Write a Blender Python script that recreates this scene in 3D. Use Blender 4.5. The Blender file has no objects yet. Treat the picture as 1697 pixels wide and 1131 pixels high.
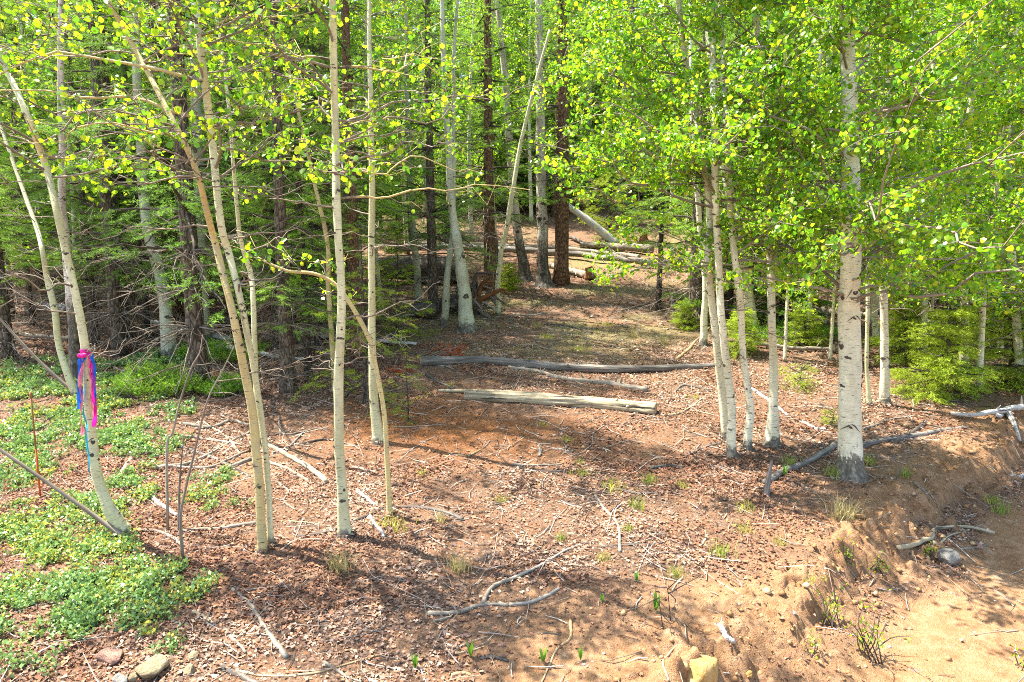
import bpy, math, random
import numpy as np
from mathutils import Vector

R = math.radians
rng = np.random.default_rng(11)
random.seed(11)
scene = bpy.context.scene
col = scene.collection

# ------------------------------------------------------------------ camera, sky, sun, exposure
PW, PH, F = 1697.0, 1131.0, 1131.0
PITCH = R(8.0)
CAMZ = 2.25
cd = bpy.data.cameras.new('camera')
cd.sensor_width = 36.0
cd.lens = 24.0
cd.clip_start = 0.05
cd.clip_end = 800.0
cam = bpy.data.objects.new('camera', cd)
cam.location = (0, 0, CAMZ)
cam.rotation_euler = (R(90) - PITCH, 0, 0)
col.objects.link(cam)
scene.camera = cam

SUN_EL, SUN_AZ = R(62), math.atan2(-0.86, 0.36)       # azimuth measured from +Y towards +X
sdir = Vector((math.sin(SUN_AZ) * math.cos(SUN_EL), math.cos(SUN_AZ) * math.cos(SUN_EL), math.sin(SUN_EL)))
world = bpy.data.worlds.new('World')
scene.world = world
world.use_nodes = True
wn = world.node_tree
bg = wn.nodes['Background']
sky = wn.nodes.new('ShaderNodeTexSky')
sky.sky_type = 'NISHITA'
sky.sun_disc = False
sky.sun_elevation = SUN_EL
sky.sun_rotation = SUN_AZ
sky.air_density = 1.0
sky.dust_density = 1.5
sky.ozone_density = 1.0
wn.links.new(sky.outputs[0], bg.inputs[0])
bg.inputs[1].default_value = 0.135
sl = bpy.data.lights.new('sun', 'SUN')
sl.energy = 5.0
sl.angle = R(0.55)
sl.color = (1.0, 0.945, 0.86)
sun = bpy.data.objects.new('sun', sl)
sun.rotation_euler = (-sdir).to_track_quat('-Z', 'Y').to_euler()
col.objects.link(sun)
vs = scene.view_settings
vs.view_transform = 'Standard'
vs.look = 'None'
vs.exposure = 2.12
vs.gamma = 1.0
vs.use_curve_mapping = False
scene.cycles.use_denoising = False
scene.cycles.filter_width = 1.0
scene.cycles.max_bounces = 8
scene.cycles.transmission_bounces = 6
scene.cycles.transparent_max_bounces = 4

# ------------------------------------------------------------------ numbers: noise, ground height, pixel to ground
_T = np.random.default_rng(3).random((256, 256))
def vnoise(x, y, s=1.0, o=0):
    x = np.asarray(x, float) * s + 37.7 + o * 17.3
    y = np.asarray(y, float) * s + 91.1 + o * 5.9
    xi = np.floor(x).astype(int); yi = np.floor(y).astype(int)
    fx = x - xi; fy = y - yi
    fx = fx * fx * (3 - 2 * fx); fy = fy * fy * (3 - 2 * fy)
    a = _T[xi % 256, yi % 256]; b = _T[(xi + 1) % 256, yi % 256]
    c = _T[xi % 256, (yi + 1) % 256]; d = _T[(xi + 1) % 256, (yi + 1) % 256]
    return (a * (1 - fx) + b * fx) * (1 - fy) + (c * (1 - fx) + d * fx) * fy
def fbm(x, y, s=1.0, o=0, n=4):
    v = 0; a = 0.5
    for i in range(n):
        v = v + a * vnoise(x, y, s * 2 ** i, o + i); a *= 0.5
    return v / (1 - 0.5 ** n)
_yy = np.linspace(-20, 220, 2401)
_zz = np.interp(_yy, [-20, 0, 3.5, 4.9, 5.9, 8, 11, 15, 20, 30, 60, 100, 160, 220],
                [-.1, -.05, 0, .08, .18, .40, .83, 1.46, 2.3, 4.3, 11, 20, 33, 45])
_k = np.hanning(25); _k /= _k.sum()
_zz = np.convolve(np.pad(_zz, 12, mode='edge'), _k, 'valid')
def sstep(a, b, x):
    t = np.clip((x - a) / (b - a), 0, 1)
    return t * t * (3 - 2 * t)
def bank_s(x, y):          # signed distance across the cut bank, positive towards the road
    s = ((x - 1.45) * 3.3 - (y - 3.85) * 3.9) / 5.11
    along = (x * 3.9 + y * 3.3) / 5.11
    return s + 0.34 * (fbm(along, s * .3, 1.6, 5) - .5) + 0.16 * (vnoise(x, y, 5.0, 9) - .5)
def ground_z(x, y):
    x = np.asarray(x, float); y = np.asarray(y, float)
    z = np.interp(y, _yy, _zz)
    near = 1 / (1 + np.maximum(y - 10, 0) / 15)
    z = z + 0.11 * (fbm(x, y, .55, 1) - .5) + 0.05 * (fbm(x, y, 2.3, 2, 3) - .5)
    z = z + (1 - near) * 1.6 * (fbm(x, y, .06, 4) - .5)
    s = bank_s(x, y)
    drop = sstep(0.0, 0.16, s)
    z = z - 0.17 * drop - 0.08 * sstep(0.2, .6, s)
    crumb = np.exp(-((s - .05) / .30) ** 2)
    rg = 1 - np.abs(fbm(x, y, 4.5, 6, 4) - .5) * 4
    z = z + crumb * (.17 * (fbm(x, y, 6, 16, 5) - .5) - .08 * np.clip(rg, 0, 1) ** 2)
    z = z + .02 * (fbm(x, y, 9, 26, 3) - .5)
    # rough shallow ruts of a disturbed slope by the three left stems
    z = z + 0.10 * np.exp(-(((x + .9) / .5) ** 2 + ((y - 4.9) / .35) ** 2)) * (fbm(x, y, 5, 8, 3) - .3)
    return z
CP, SP = math.cos(PITCH), math.sin(PITCH)
def ray(px, py):
    dx = (px - PW / 2) / F; dy = (PH / 2 - py) / F
    return np.array([dx, CP + dy * SP, -SP + dy * CP])
_TT = np.concatenate([np.arange(1.5, 16, .04), np.arange(16, 140, .25)])
def at(px, py):
    """ground point seen at a photo pixel"""
    d = ray(px, py); T = _TT
    for _ in range(3):
        p = d[None] * T[:, None]
        h = np.nonzero(CAMZ + p[:, 2] < ground_z(p[:, 0], p[:, 1]))[0]
        if len(h) == 0:
            p = d * 60; return np.array([p[0], p[1], float(ground_z(p[0], p[1]))])
        i = max(h[0], 1); T = np.linspace(T[i - 1], T[i], 24)
    p = d * T[-1]
    return np.array([p[0], p[1], float(ground_z(p[0], p[1]))])
def atY(px, py, Y):
    d = ray(px, py); t = Y / d[1]
    return np.array([d[0] * t, Y, CAMZ + d[2] * t]), t      # point and depth along the axis
def px_size(w, Y): return w / F * Y

# ------------------------------------------------------------------ mesh building
class MB:
    def __init__(s):
        s.v = []; s.q = []; s.t = []; s.bk = []; s.cl = []; s.n = 0
    def add(s, v, q=None, t=None, bk=None, cl=None):
        v = np.asarray(v, float).reshape(-1, 3); m = len(v)
        s.v.append(v)
        if q is not None and len(q): s.q.append(np.asarray(q, int) + s.n)
        if t is not None and len(t): s.t.append(np.asarray(t, int) + s.n)
        s.bk.append(v * 1.0 if bk is None else np.asarray(bk, float))
        s.cl.append(np.ones((m, 3)) * .5 if cl is None else np.broadcast_to(np.asarray(cl, float), (m, 3)))
        s.n += m
    def mesh(s, name, org=(0, 0, 0), smooth=True):
        me = bpy.data.meshes.new(name)
        if s.n == 0: return me
        v = np.concatenate(s.v) - np.asarray(org, float)
        q = np.concatenate(s.q) if s.q else np.zeros((0, 4), int)
        t = np.concatenate(s.t) if s.t else np.zeros((0, 3), int)
        me.vertices.add(len(v)); me.vertices.foreach_set('co', v.astype(np.float32).ravel())
        li = np.concatenate([q.ravel(), t.ravel()]).astype(np.int32)
        me.loops.add(len(li)); me.loops.foreach_set('vertex_index', li)
        ls = np.concatenate([np.arange(len(q)) * 4, len(q) * 4 + np.arange(len(t)) * 3]).astype(np.int32)
        me.polygons.add(len(ls)); me.polygons.foreach_set('loop_start', ls)
        if smooth: me.polygons.foreach_set('use_smooth', np.ones(len(ls), bool))
        a = me.attributes.new('bark', 'FLOAT_VECTOR', 'POINT')
        a.data.foreach_set('vector', np.concatenate(s.bk).astype(np.float32).ravel())
        c = np.concatenate(s.cl); c4 = np.concatenate([c, np.ones((len(c), 1))], 1)
        a = me.attributes.new('col', 'FLOAT_COLOR', 'POINT')
        a.data.foreach_set('color', c4.astype(np.float32).ravel())
        me.update(calc_edges=True)
        return me

def spline(P, n):
    P = np.asarray(P, float)
    if len(P) == 2: P = np.array([P[0], P[0] * .5 + P[1] * .5, P[1]])
    Q = np.vstack([2 * P[0] - P[1], P, 2 * P[-1] - P[-2]])
    u = np.linspace(0, len(P) - 1 - 1e-6, n); i = u.astype(int); f = (u - i)[:, None]
    p0, p1, p2, p3 = Q[i], Q[i + 1], Q[i + 2], Q[i + 3]
    return .5 * (2 * p1 + (p2 - p0) * f + (2 * p0 - 5 * p1 + 4 * p2 - p3) * f ** 2 + (3 * p1 - p0 - 3 * p2 + p3) * f ** 3)
def norm(v): return v / (np.linalg.norm(v, axis=-1, keepdims=True) + 1e-12)
def tube(mb, P, rad, k=8, cl=None, rough=0.0, groove=0.0, cap=True, s0=0.0):
    P = np.asarray(P, float); n = len(P)
    rad = np.broadcast_to(np.asarray(rad, float), (n,))
    T = norm(np.gradient(P, axis=0)); m = norm(P[-1] - P[0])
    ref = np.array([0, 0, 1.]) if abs(m[2]) < .8 else np.array([0, 1., 0])
    A = norm(np.cross(np.broadcast_to(ref, T.shape), T)); B = np.cross(T, A)
    a = np.linspace(0, 2 * np.pi, k, endpoint=False)
    L = s0 + np.concatenate([[0], np.cumsum(np.linalg.norm(np.diff(P, axis=0), axis=1))])
    rr = np.repeat(rad[:, None], k, 1)
    ox = random.random() * 40
    if rough:
        rr = rr * (1 + rough * (fbm(ox + np.cos(a)[None] * 1.2 + 0 * L[:, None], np.sin(a)[None] * 1.2 + L[:, None] * 3, 1.5, 1, 3) - .5) * 2)
    if groove:
        g = vnoise(a[None] * 2.2 + ox + .25 * np.sin(L[:, None] * 3), L[:, None] * .8, 1.6, 3)
        rr = rr * (1 - groove * np.clip(1 - np.abs(g - .5) * 9, 0, 1))
    V = P[:, None] + rr[..., None] * (np.cos(a)[None, :, None] * A[:, None] + np.sin(a)[None, :, None] * B[:, None])
    r0 = max(rad.mean(), .004)
    bk = np.stack([np.broadcast_to(np.cos(a) * r0 + ox, (n, k)), np.broadcast_to(np.sin(a) * r0 + ox, (n, k)), np.broadcast_to(L[:, None], (n, k))], -1)
    i = np.arange(n - 1)[:, None] * k; j = np.arange(k)[None]; j2 = (j + 1) % k
    q = np.stack([i + j, i + j2, i + k + j2, i + k + j], -1).reshape(-1, 4)
    V = V.reshape(-1, 3); bk = bk.reshape(-1, 3); t = None
    if cap:
        V = np.vstack([V, P[0], P[-1]]); bk = np.vstack([bk, bk[:k].mean(0), bk[-k:].mean(0)])
        jj = np.arange(k)
        t = np.vstack([np.stack([np.full(k, n * k), (jj + 1) % k, jj], 1),
                       np.stack([np.full(k, n * k + 1), (n - 1) * k + jj, (n - 1) * k + (jj + 1) % k], 1)])
    mb.add(V, q, t, bk, cl)

def leaves(mb, P, size, cl, bias=(0, 0, -.5), up=None, curl=.08, shape='round'):
    """one folded six-point blade per point"""
    P = np.asarray(P, float).reshape(-1, 3); n = len(P)
    if n == 0: return
    a = norm(rng.normal(size=(n, 3)) + np.asarray(bias))
    if up is None:
        c = norm(np.cross(a, rng.normal(size=(n, 3))))
    else:                                   # lying blades: normal near 'up'
        c = norm(np.array(up) + rng.normal(size=(n, 3)) * .38)
        a = norm(np.cross(c, rng.normal(size=(n, 3))))
    b = np.cross(c, a)
    if shape == 'round':
        uw = np.array([[0, 0, 0], [.28, -.47, 1], [.72, -.40, .8], [1.02, 0, 0], [.72, .40, .8], [.28, .47, 1]])
    else:
        uw = np.array([[0, 0, 0], [.42, -.23, 1], [.78, -.28, .7], [1.0, 0, 0], [.78, .28, .7], [.42, .23, 1]])
    if shape == 'quad':
        uw = np.array([[0, 0, 0], [.45, -.40, 1], [1.0, 0, .1], [.5, .36, .8]])
    s = np.broadcast_to(np.asarray(size, float), (n,))[:, None, None]
    cu = (curl * (.4 + 1.2 * rng.random(n)) * np.where(rng.random(n) < .3, -1, 1))[:, None, None]
    V = P[:, None] + s * (uw[None, :, 0:1] * a[:, None] + uw[None, :, 1:2] * b[:, None] + uw[None, :, 2:3] * cu * c[:, None])
    if shape == 'quad':
        V = V + s * .12 * rng.normal(size=(n, 4, 3)) * [1, 1, .3]
        mb.add(V.reshape(-1, 3), np.arange(n * 4).reshape(-1, 4), None, None, np.repeat(np.asarray(cl, float).reshape(n, 3), 4, 0)); return
    base = (np.arange(n) * 6)[:, None]
    q = np.vstack([base + np.array([[0, 1, 2, 3]]), base + np.array([[0, 3, 4, 5]])])
    mb.add(V.reshape(-1, 3), q, None, None, np.repeat(np.asarray(cl, float).reshape(n, 3), 6, 0))

def needles(mb, A, B, per, ln, w, c0, flat=.75, cvar=.25):
    """needle blades along many short twigs A->B"""
    A = np.asarray(A); B = np.asarray(B); m = len(A)
    if m == 0: return
    t = (np.arange(per) + .5) / per
    P = A[:, None] + (B - A)[:, None] * t[None, :, None]
    ax = norm(B - A)[:, None]
    rd = rng.normal(size=(m, per, 3)); rd[..., 2] = rd[..., 2] * flat + .1
    rd = norm(rd - ax * (rd * ax).sum(-1, keepdims=True))
    d = norm(ax * .75 + rd) * (ln * (.75 + .5 * rng.random((m, per, 1))))
    sd = norm(np.cross(d, rng.normal(size=(m, per, 3)))) * (w / 2)
    V = np.stack([P - sd, P + sd, P + d], 2).reshape(-1, 3)
    tri = np.arange(len(V)).reshape(-1, 3)
    c = np.asarray(c0)[None] * (1 + cvar * rng.normal(size=(m, 1))) if np.ndim(c0) == 1 else np.asarray(c0)
    c = np.clip(c, .004, 1)
    mb.add(V, None, tri, None, np.repeat(c, per * 3, 0))

# ------------------------------------------------------------------ materials
def mat(name, rough=.9, spec=.3):
    m = bpy.data.materials.new(name); m.use_nodes = True
    nt = m.node_tree; b = nt.nodes['Principled BSDF']
    b.inputs['Roughness'].default_value = rough
    b.inputs['Specular IOR Level'].default_value = spec
    return m, nt, b
def nd(nt, t, **kw):
    n = nt.nodes.new(t)
    for k, v in kw.items():
        if k in n.inputs: n.inputs[k].default_value = v
        else: setattr(n, k, v)
    return n
def vec(nt, scale, attr='bark'):
    a = nd(nt, 'ShaderNodeAttribute', attribute_name=attr)
    mp = nd(nt, 'ShaderNodeMapping'); mp.inputs['Scale'].default_value = scale
    nt.links.new(a.outputs['Vector'], mp.inputs['Vector'])
    return mp.outputs[0]
def noise(nt, v, scale, detail=4, rough=.6, dist=0):
    n = nd(nt, 'ShaderNodeTexNoise'); n.inputs['Scale'].default_value = scale
    n.inputs['Detail'].default_value = detail; n.inputs['Roughness'].default_value = rough
    n.inputs['Distortion'].default_value = dist
    if v is not None: nt.links.new(v, n.inputs['Vector'])
    return n.outputs['Fac']
def ramp(nt, f, stops):
    r = nd(nt, 'ShaderNodeValToRGB'); e = r.color_ramp.elements
    while len(e) < len(stops): e.new(.5)
    for i, (p, c) in enumerate(stops):
        e[i].position = p; e[i].color = (c if len(c) == 4 else (*c, 1)) if not isinstance(c, (int, float)) else (c, c, c, 1)
    nt.links.new(f, r.inputs[0]); return r.outputs[0]
def mix(nt, f, a, b, mode='MIX'):
    m = nd(nt, 'ShaderNodeMix', data_type='RGBA', blend_type=mode)
    for sock, val in ((m.inputs[0], f), (m.inputs[6], a), (m.inputs[7], b)):
        if hasattr(val, 'node'): nt.links.new(val, sock)
        else: sock.default_value = val if isinstance(val, float) else (*val, 1)
    return m.outputs[2]
def bump(nt, h, b, st=.5, dist=.01):
    n = nd(nt, 'ShaderNodeBump'); n.inputs['Strength'].default_value = st; n.inputs['Distance'].default_value = dist
    nt.links.new(h, n.inputs['Height']); nt.links.new(n.outputs[0], b.inputs['Normal'])

def aspen_bark(name, light, dark, base_h=.28, dash=.615):
    m, nt, b = mat(name, .75, .25)
    n1 = noise(nt, vec(nt, (9, 9, 2.2)), 1.0, 5)
    c = ramp(nt, n1, [(.32, dark), (.62, light)])
    cl_ = noise(nt, vec(nt, (14, 14, 9)), 1.0, 4, .65)
    c = mix(nt, ramp(nt, cl_, [(.5, 0.0), (.72, .5)]), c, (.30, .29, .22))
    thin = noise(nt, vec(nt, (16, 16, 150)), 1.0, 2, .5)          # fine horizontal lines
    c = mix(nt, ramp(nt, thin, [(.56, 0.0), (.66, .42)]), c, (.22, .17, .10))
    ln = noise(nt, vec(nt, (17, 17, 75)), 1.0, 2, .5)             # short dark dashes
    c = mix(nt, ramp(nt, ln, [(dash, 0.0), (dash + .035, .85)]), c, (.045, .036, .028))
    # rough blackened foot of the stem
    a = nd(nt, 'ShaderNodeAttribute', attribute_name='bark')
    sp = nd(nt, 'ShaderNodeSeparateXYZ'); nt.links.new(a.outputs['Vector'], sp.inputs[0])
    n2 = noise(nt, vec(nt, (30, 30, 11)), 1.0, 5, .7)
    ad = nd(nt, 'ShaderNodeMath', operation='MULTIPLY_ADD'); nt.links.new(n2, ad.inputs[0]); ad.inputs[1].default_value = -2.2 * base_h
    nt.links.new(sp.outputs[2], ad.inputs[2])
    f = ramp(nt, ad.outputs[0], [(0.0, .92), (.02 + base_h * .1, 0.0)])
    c = mix(nt, f, c, ramp(nt, n2, [(.36, (.02, .017, .014)), (.5, (.07, .058, .045)), (.66, (.26, .22, .16))]))
    nt.links.new(c, b.inputs['Base Color'])
    bump(nt, ln, b, .35, .006)
    return m
M = {}
M['aspen_cream'] = aspen_bark('aspen_bark_cream', (.62, .59, .35), (.42, .385, .20), .12, .65)
M['aspen_white'] = aspen_bark('aspen_bark_white', (.70, .66, .47), (.50, .45, .27), .16, .635)
M['aspen_grey'] = aspen_bark('aspen_bark_grey_green', (.50, .51, .36), (.33, .33, .21), .2, .65)
M['aspen_tan'] = aspen_bark('aspen_bark_tan', (.57, .46, .20), (.40, .29, .11), .1, .67)
M['aspen_foot'] = aspen_bark('aspen_bark_charred_foot', (.68, .65, .47), (.52, .48, .32), .26, .65)
M['aspen_scarred'] = aspen_bark('aspen_bark_scarred', (.62, .54, .44), (.30, .23, .17), .9)

def fissured(name, c1, c2, c3, sx=34, sz=7):
    m, nt, b = mat(name, .95, .1)
    v = vec(nt, (sx, sx, sz))
    vo = nd(nt, 'ShaderNodeTexVoronoi', feature='DISTANCE_TO_EDGE'); nt.links.new(v, vo.inputs['Vector']); vo.inputs['Scale'].default_value = 1
    n = noise(nt, v, 1.6, 5)
    c = ramp(nt, n, [(.3, c1), (.52, c2), (.72, c3)])
    c = mix(nt, ramp(nt, vo.outputs['Distance'], [(0, .85), (.16, 0.0)]), c, tuple(.25 * x for x in c1))
    nt.links.new(c, b.inputs['Base Color'])
    h = mix(nt, .5, vo.outputs['Distance'], n)
    bump(nt, h, b, .9, .02)
    return m
M['fir_bark'] = fissured('fir_bark', (.085, .06, .042), (.15, .115, .085), (.25, .215, .17))
M['red_bark'] = fissured('red_bark', (.11, .06, .036), (.21, .12, .072), (.33, .215, .14), 26, 9)
M['dark_bark'] = fissured('dark_bark', (.05, .038, .03), (.10, .078, .06), (.17, .145, .12))

def wood(name, c1, c2, c3, sx=60, sz=2.2, st=.6, crack=.35):
    m, nt, b = mat(name, .88, .15)
    v = vec(nt, (sx, sx, sz))
    n = noise(nt, v, 1.0, 6, .65, .4)
    c = ramp(nt, n, [(.28, c1), (.5, c2), (.72, c3)])
    n2 = noise(nt, vec(nt, (sx * .5, sx * .5, sz * .9)), 1.0, 3, .5, .8)
    c = mix(nt, ramp(nt, n2, [(crack - .05, .9), (crack, 0.0)]), c, (.03, .024, .018))
    n3 = noise(nt, vec(nt, (5, 5, 2)), 1.0, 3)
    c = mix(nt, ramp(nt, n3, [(.4, 0.0), (.75, .55)]), c, tuple(x * .5 for x in c1))
    nt.links.new(c, b.inputs['Base Color'])
    bump(nt, n, b, st, .008)
    return m
M['wood_grey'] = wood('weathered_grey_wood', (.13, .105, .075), (.26, .22, .165), (.44, .39, .315))
M['wood_pale'] = wood('weathered_pale_wood', (.20, .155, .095), (.36, .30, .19), (.52, .45, .32), crack=.42)
M['wood_dark'] = wood('dark_rotting_wood', (.045, .035, .028), (.12, .10, .08), (.27, .24, .20))
M['wood_white'] = wood('bleached_wood', (.32, .29, .25), (.48, .45, .40), (.66, .63, .58))
M['wood_tan'] = wood('tan_stick_wood', (.26, .17, .08), (.42, .29, .15), (.56, .42, .26))
M['wood_char'] = wood('charred_grey_log_wood', (.055, .046, .038), (.17, .15, .125), (.36, .33, .29), crack=.4)
M['wood_red'] = wood('red_rotten_wood', (.10, .04, .018), (.22, .09, .035), (.33, .16, .07), 40, 6)
M['twig'] = wood('twig_bark', (.13, .10, .07), (.25, .20, .15), (.40, .35, .28))
M['twig_dark'] = wood('dark_twig_bark', (.045, .035, .026), (.09, .07, .052), (.17, .14, .11))
m, nt, b = mat('knot_scar', .9, .1)
nt.links.new(ramp(nt, noise(nt, None, 40, 3), [(.35, (.03, .025, .02)), (.7, (.15, .125, .095))]), b.inputs['Base Color']); M['knot'] = m

def foliage(name, tr=.45, rough=.45, spec=.4, gain=(1.25, 1.2, .75)):
    m = bpy.data.materials.new(name); m.use_nodes = True; nt = m.node_tree
    b = nt.nodes['Principled BSDF']; out = nt.nodes['Material Output']
    a = nd(nt, 'ShaderNodeAttribute', attribute_name='col')
    b.inputs['Roughness'].default_value = rough; b.inputs['Specular IOR Level'].default_value = spec
    nt.links.new(a.outputs['Color'], b.inputs['Base Color'])
    t = nd(nt, 'ShaderNodeBsdfTranslucent')
    nt.links.new(mix(nt, 1.0, a.outputs['Color'], gain, 'MULTIPLY'), t.inputs['Color'])
    ms = nd(nt, 'ShaderNodeMixShader'); ms.inputs[0].default_value = tr
    nt.links.new(b.outputs[0], ms.inputs[1]); nt.links.new(t.outputs[0], ms.inputs[2])
    nt.links.new(ms.outputs[0], out.inputs['Surface'])
    return m
M['leaf'] = foliage('aspen_leaf', .58, .36, .6, (1.35, 1.3, .5))
M['needle'] = foliage('conifer_needle', .4, .6, .25, (1.4, 1.3, .7))
M['ground_leaf'] = foliage('evergreen_groundcover_leaf', .25, .35, .5)
M['litter'] = foliage('dry_fallen_leaf', .15, .8, .2, (1.1, 1, .9))
M['grass'] = foliage('grass_blade', .4, .6, .2)
def flat(name, c, rough=.6, var=.2, sc=20, spec=.3):
    m, nt, b = mat(name, rough, spec)
    n = noise(nt, None, sc, 4)
    nt.links.new(ramp(nt, n, [(.3, tuple(x * (1 - var) for x in c)), (.7, tuple(min(1, x * (1 + var)) for x in c))]), b.inputs['Base Color'])
    return m
def rockmat(name, c1, c2, c3):
    m, nt, b = mat(name, .9, .2)
    tc = nd(nt, 'ShaderNodeTexCoord')
    n = noise(nt, tc.outputs['Object'], 14, 8, .7, .3)
    nt.links.new(ramp(nt, n, [(.3, c1), (.5, c2), (.7, c3)]), b.inputs['Base Color'])
    n2 = noise(nt, tc.outputs['Object'], 45, 6, .7)
    bump(nt, n2, b, 1.0, .03)
    return m
M['rock_yellow'] = rockmat('ochre_rock', (.36, .20, .055), (.50, .31, .10), (.58, .40, .18))
M['rock_tan'] = rockmat('tan_rock', (.16, .12, .065), (.30, .235, .135), (.42, .35, .23))
M['rock_pink'] = rockmat('pink_rock', (.24, .12, .08), (.38, .22, .155), (.50, .33, .25))
M['rock_grey'] = rockmat('grey_rock', (.15, .135, .11), (.26, .24, .20), (.38, .355, .31))
def tape(name, c):
    m = flat(name, c, .4); nt = m.node_tree; b = nt.nodes['Principled BSDF']; src = b.inputs['Base Color'].links[0].from_socket
    t = nd(nt, 'ShaderNodeBsdfTranslucent'); nt.links.new(src, t.inputs['Color']); ms = nd(nt, 'ShaderNodeMixShader'); ms.inputs[0].default_value = .35
    nt.links.new(b.outputs[0], ms.inputs[1]); nt.links.new(t.outputs[0], ms.inputs[2]); nt.links.new(ms.outputs[0], nt.nodes['Material Output'].inputs['Surface']); return m
M['pink'] = tape('pink_flagging', (.85, .02, .40))
M['blue'] = tape('blue_flagging', (.01, .13, .62))
M['cyan'] = tape('pale_blue_flagging', (.07, .42, .52))
M['palepink'] = tape('faded_pink_flagging', (.72, .20, .28))
M['rust'] = flat('rusty_steel', (.26, .12, .05), .8, .4, 60)
M['orange'] = flat('orange_paint', (.46, .085, .02), .7, .4, 50)

def groundmat(name, road=False):
    m, nt, b = mat(name, .97, .1)
    g = nd(nt, 'ShaderNodeNewGeometry'); P = g.outputs['Position']
    n1 = noise(nt, P, 1.3, 6, .65); n2 = noise(nt, P, 9, 6, .7); n3 = noise(nt, P, 55, 4, .7); n4 = noise(nt, P, 160, 3, .6)
    dirt = ramp(nt, n2, [(.30, (.19, .095, .04)), (.5, (.32, .178, .088)), (.72, (.45, .295, .175))])
    dirt = mix(nt, ramp(nt, n1, [(.42, 0.0), (.66, .6)]), dirt, (.35, .185, .085))
    dirt = mix(nt, ramp(nt, n3, [(.56, 0.0), (.70, .6)]), dirt, (.50, .35, .215))
    dirt = mix(nt, ramp(nt, n3, [(.30, .7), (.42, 0.0)]), dirt, (.22, .12, .06))
    c = dirt
    if not road:
        a = nd(nt, 'ShaderNodeAttribute', attribute_name='col')
        sp = nd(nt, 'ShaderNodeSeparateColor'); nt.links.new(a.outputs['Color'], sp.inputs[0])
        duff = ramp(nt, n3, [(.32, (.075, .048, .032)), (.5, (.19, .122, .08)), (.68, (.36, .255, .18))])
        duff = mix(nt, ramp(nt, n2, [(.40, 0.0), (.66, .7)]), duff, (.25, .115, .05))
        duff = mix(nt, ramp(nt, n4, [(.35, .6), (.5, 0.0)]), duff, (.06, .035, .02))
        c = mix(nt, sp.outputs[0], dirt, duff)
        gr = ramp(nt, n3, [(.3, (.10, .10, .03)), (.55, (.24, .22, .09)), (.75, (.42, .36, .2))])
        c = mix(nt, sp.outputs[1], c, gr)
        c = mix(nt, sp.outputs[2], c, ramp(nt, n3, [(.32, (.13, .05, .02)), (.5, (.28, .115, .04)), (.7, (.40, .19, .08))]))
    nt.links.new(c, b.inputs['Base Color'])
    h = mix(nt, .4, n3, n4); bump(nt, h, b, 1.0, .035)
    return m
M['ground'] = groundmat('forest_floor'); M['road'] = groundmat('dirt_road_soil', True)

# ------------------------------------------------------------------ objects
def tag(o, label=None, cat=None, group=None, kind=None):
    if label: o['label'] = label
    if cat: o['category'] = cat
    if group: o['group'] = group
    if kind: o['kind'] = kind
    return o
def obj(name, me, m, parent=None, loc=(0, 0, 0)):
    o = bpy.data.objects.new(name, me); o.location = loc
    if m is not None and len(me.materials) == 0: me.materials.append(m)
    col.objects.link(o)
    if parent is not None: o.parent = parent
    return o
def thing(name, label, cat, loc, group=None, rz=0, sc=1):
    o = bpy.data.objects.new(name, None); o.empty_display_size = .1
    o.location = loc; o.rotation_euler = (0, 0, rz); o.scale = (sc, sc, sc)
    col.objects.link(o); return tag(o, label, cat, group)
def copy_thing(root, loc, rz, sc, label, group, tilt=(0, 0)):
    r = root.copy(); col.objects.link(r)
    r.location = loc; r.rotation_euler = (tilt[0], tilt[1], rz); r.scale = (sc, sc, sc)
    r['label'] = label
    if group: r['group'] = group
    for ch in KIDS.get(root.name, []):
        c = ch.copy(); col.objects.link(c); c.parent = r
    return r
KIDS = {}
BASES = []

# ------------------------------------------------------------------ ground and road
def grid_axis(n, c, a, lo, hi):
    u = np.linspace(math.asinh((lo - c) / a), math.asinh((hi - c) / a), n)
    return c + a * np.sinh(u)
def litter_mask(x, y):          # 1 leaf litter, 0 bare soil
    s = bank_s(x, y)
    m = 1 - sstep(-.85, 0, s + 1.1 * (fbm(x, y, 1.1, 12) - .5))
    m = np.maximum(m, .85 * sstep(.10, .2, s) * (1 - sstep(.36, .52, s)))
    holes = sstep(.60, .70, fbm(x, y, .8, 20)) * .4 * (1 - sstep(6, 7, y))
    nearbare = sstep(4.5, 3.4, y + .5 * (vnoise(x, y, 2.7, 35) - .5) + .8 * (fbm(x, y, .9, 33) - .5)) * sstep(-.9, .2, x) * .85
    return np.clip(m - holes - nearbare, 0, 1)
def drift(x, y):         # leaves lie in uneven drifts, thin on the needle duff in the middle of the trail
    d = .22 + .78 * sstep(.36, .56, fbm(x, y, 1.5, 90, 4))
    return d * (1 - .6 * np.exp(-(((x + 1.1) / .9) ** 2 + ((y - 7.2) / .8) ** 2))) * (1 - .55 * np.exp(-(((x - .1) / 2.0) ** 2 + ((y - 7.3) / 1.5) ** 2)))
def grass_mask(x, y):
    return sstep(8.5, 11.5, y) * (1 - sstep(15, 17, y)) * np.exp(-((x - .9) / 2.6) ** 2) * sstep(.34, .6, fbm(x, y, .9, 40)) * .75 \
        + sstep(15, 18, y) * sstep(.4, .62, fbm(x, y, .35, 41)) * .6
xs = grid_axis(390, 1.2, 2.4, -130, 130); ys = grid_axis(390, 4.6, 2.2, -14, 200)
X, Y = np.meshgrid(xs, ys); Z = ground_z(X, Y)
mb = MB(); ny, nx = X.shape
i = np.arange(ny - 1)[:, None] * nx; j = np.arange(nx - 1)[None]
quads = np.stack([i + j, i + j + 1, i + nx + j + 1, i + nx + j], -1).reshape(-1, 4)
sB = bank_s(X, Y)
Zg = Z - .05 * sstep(.55, .8, sB)         # the soil dips under the road sheet
duffp = at(668, 690); duffq = at(830, 720)
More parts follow.
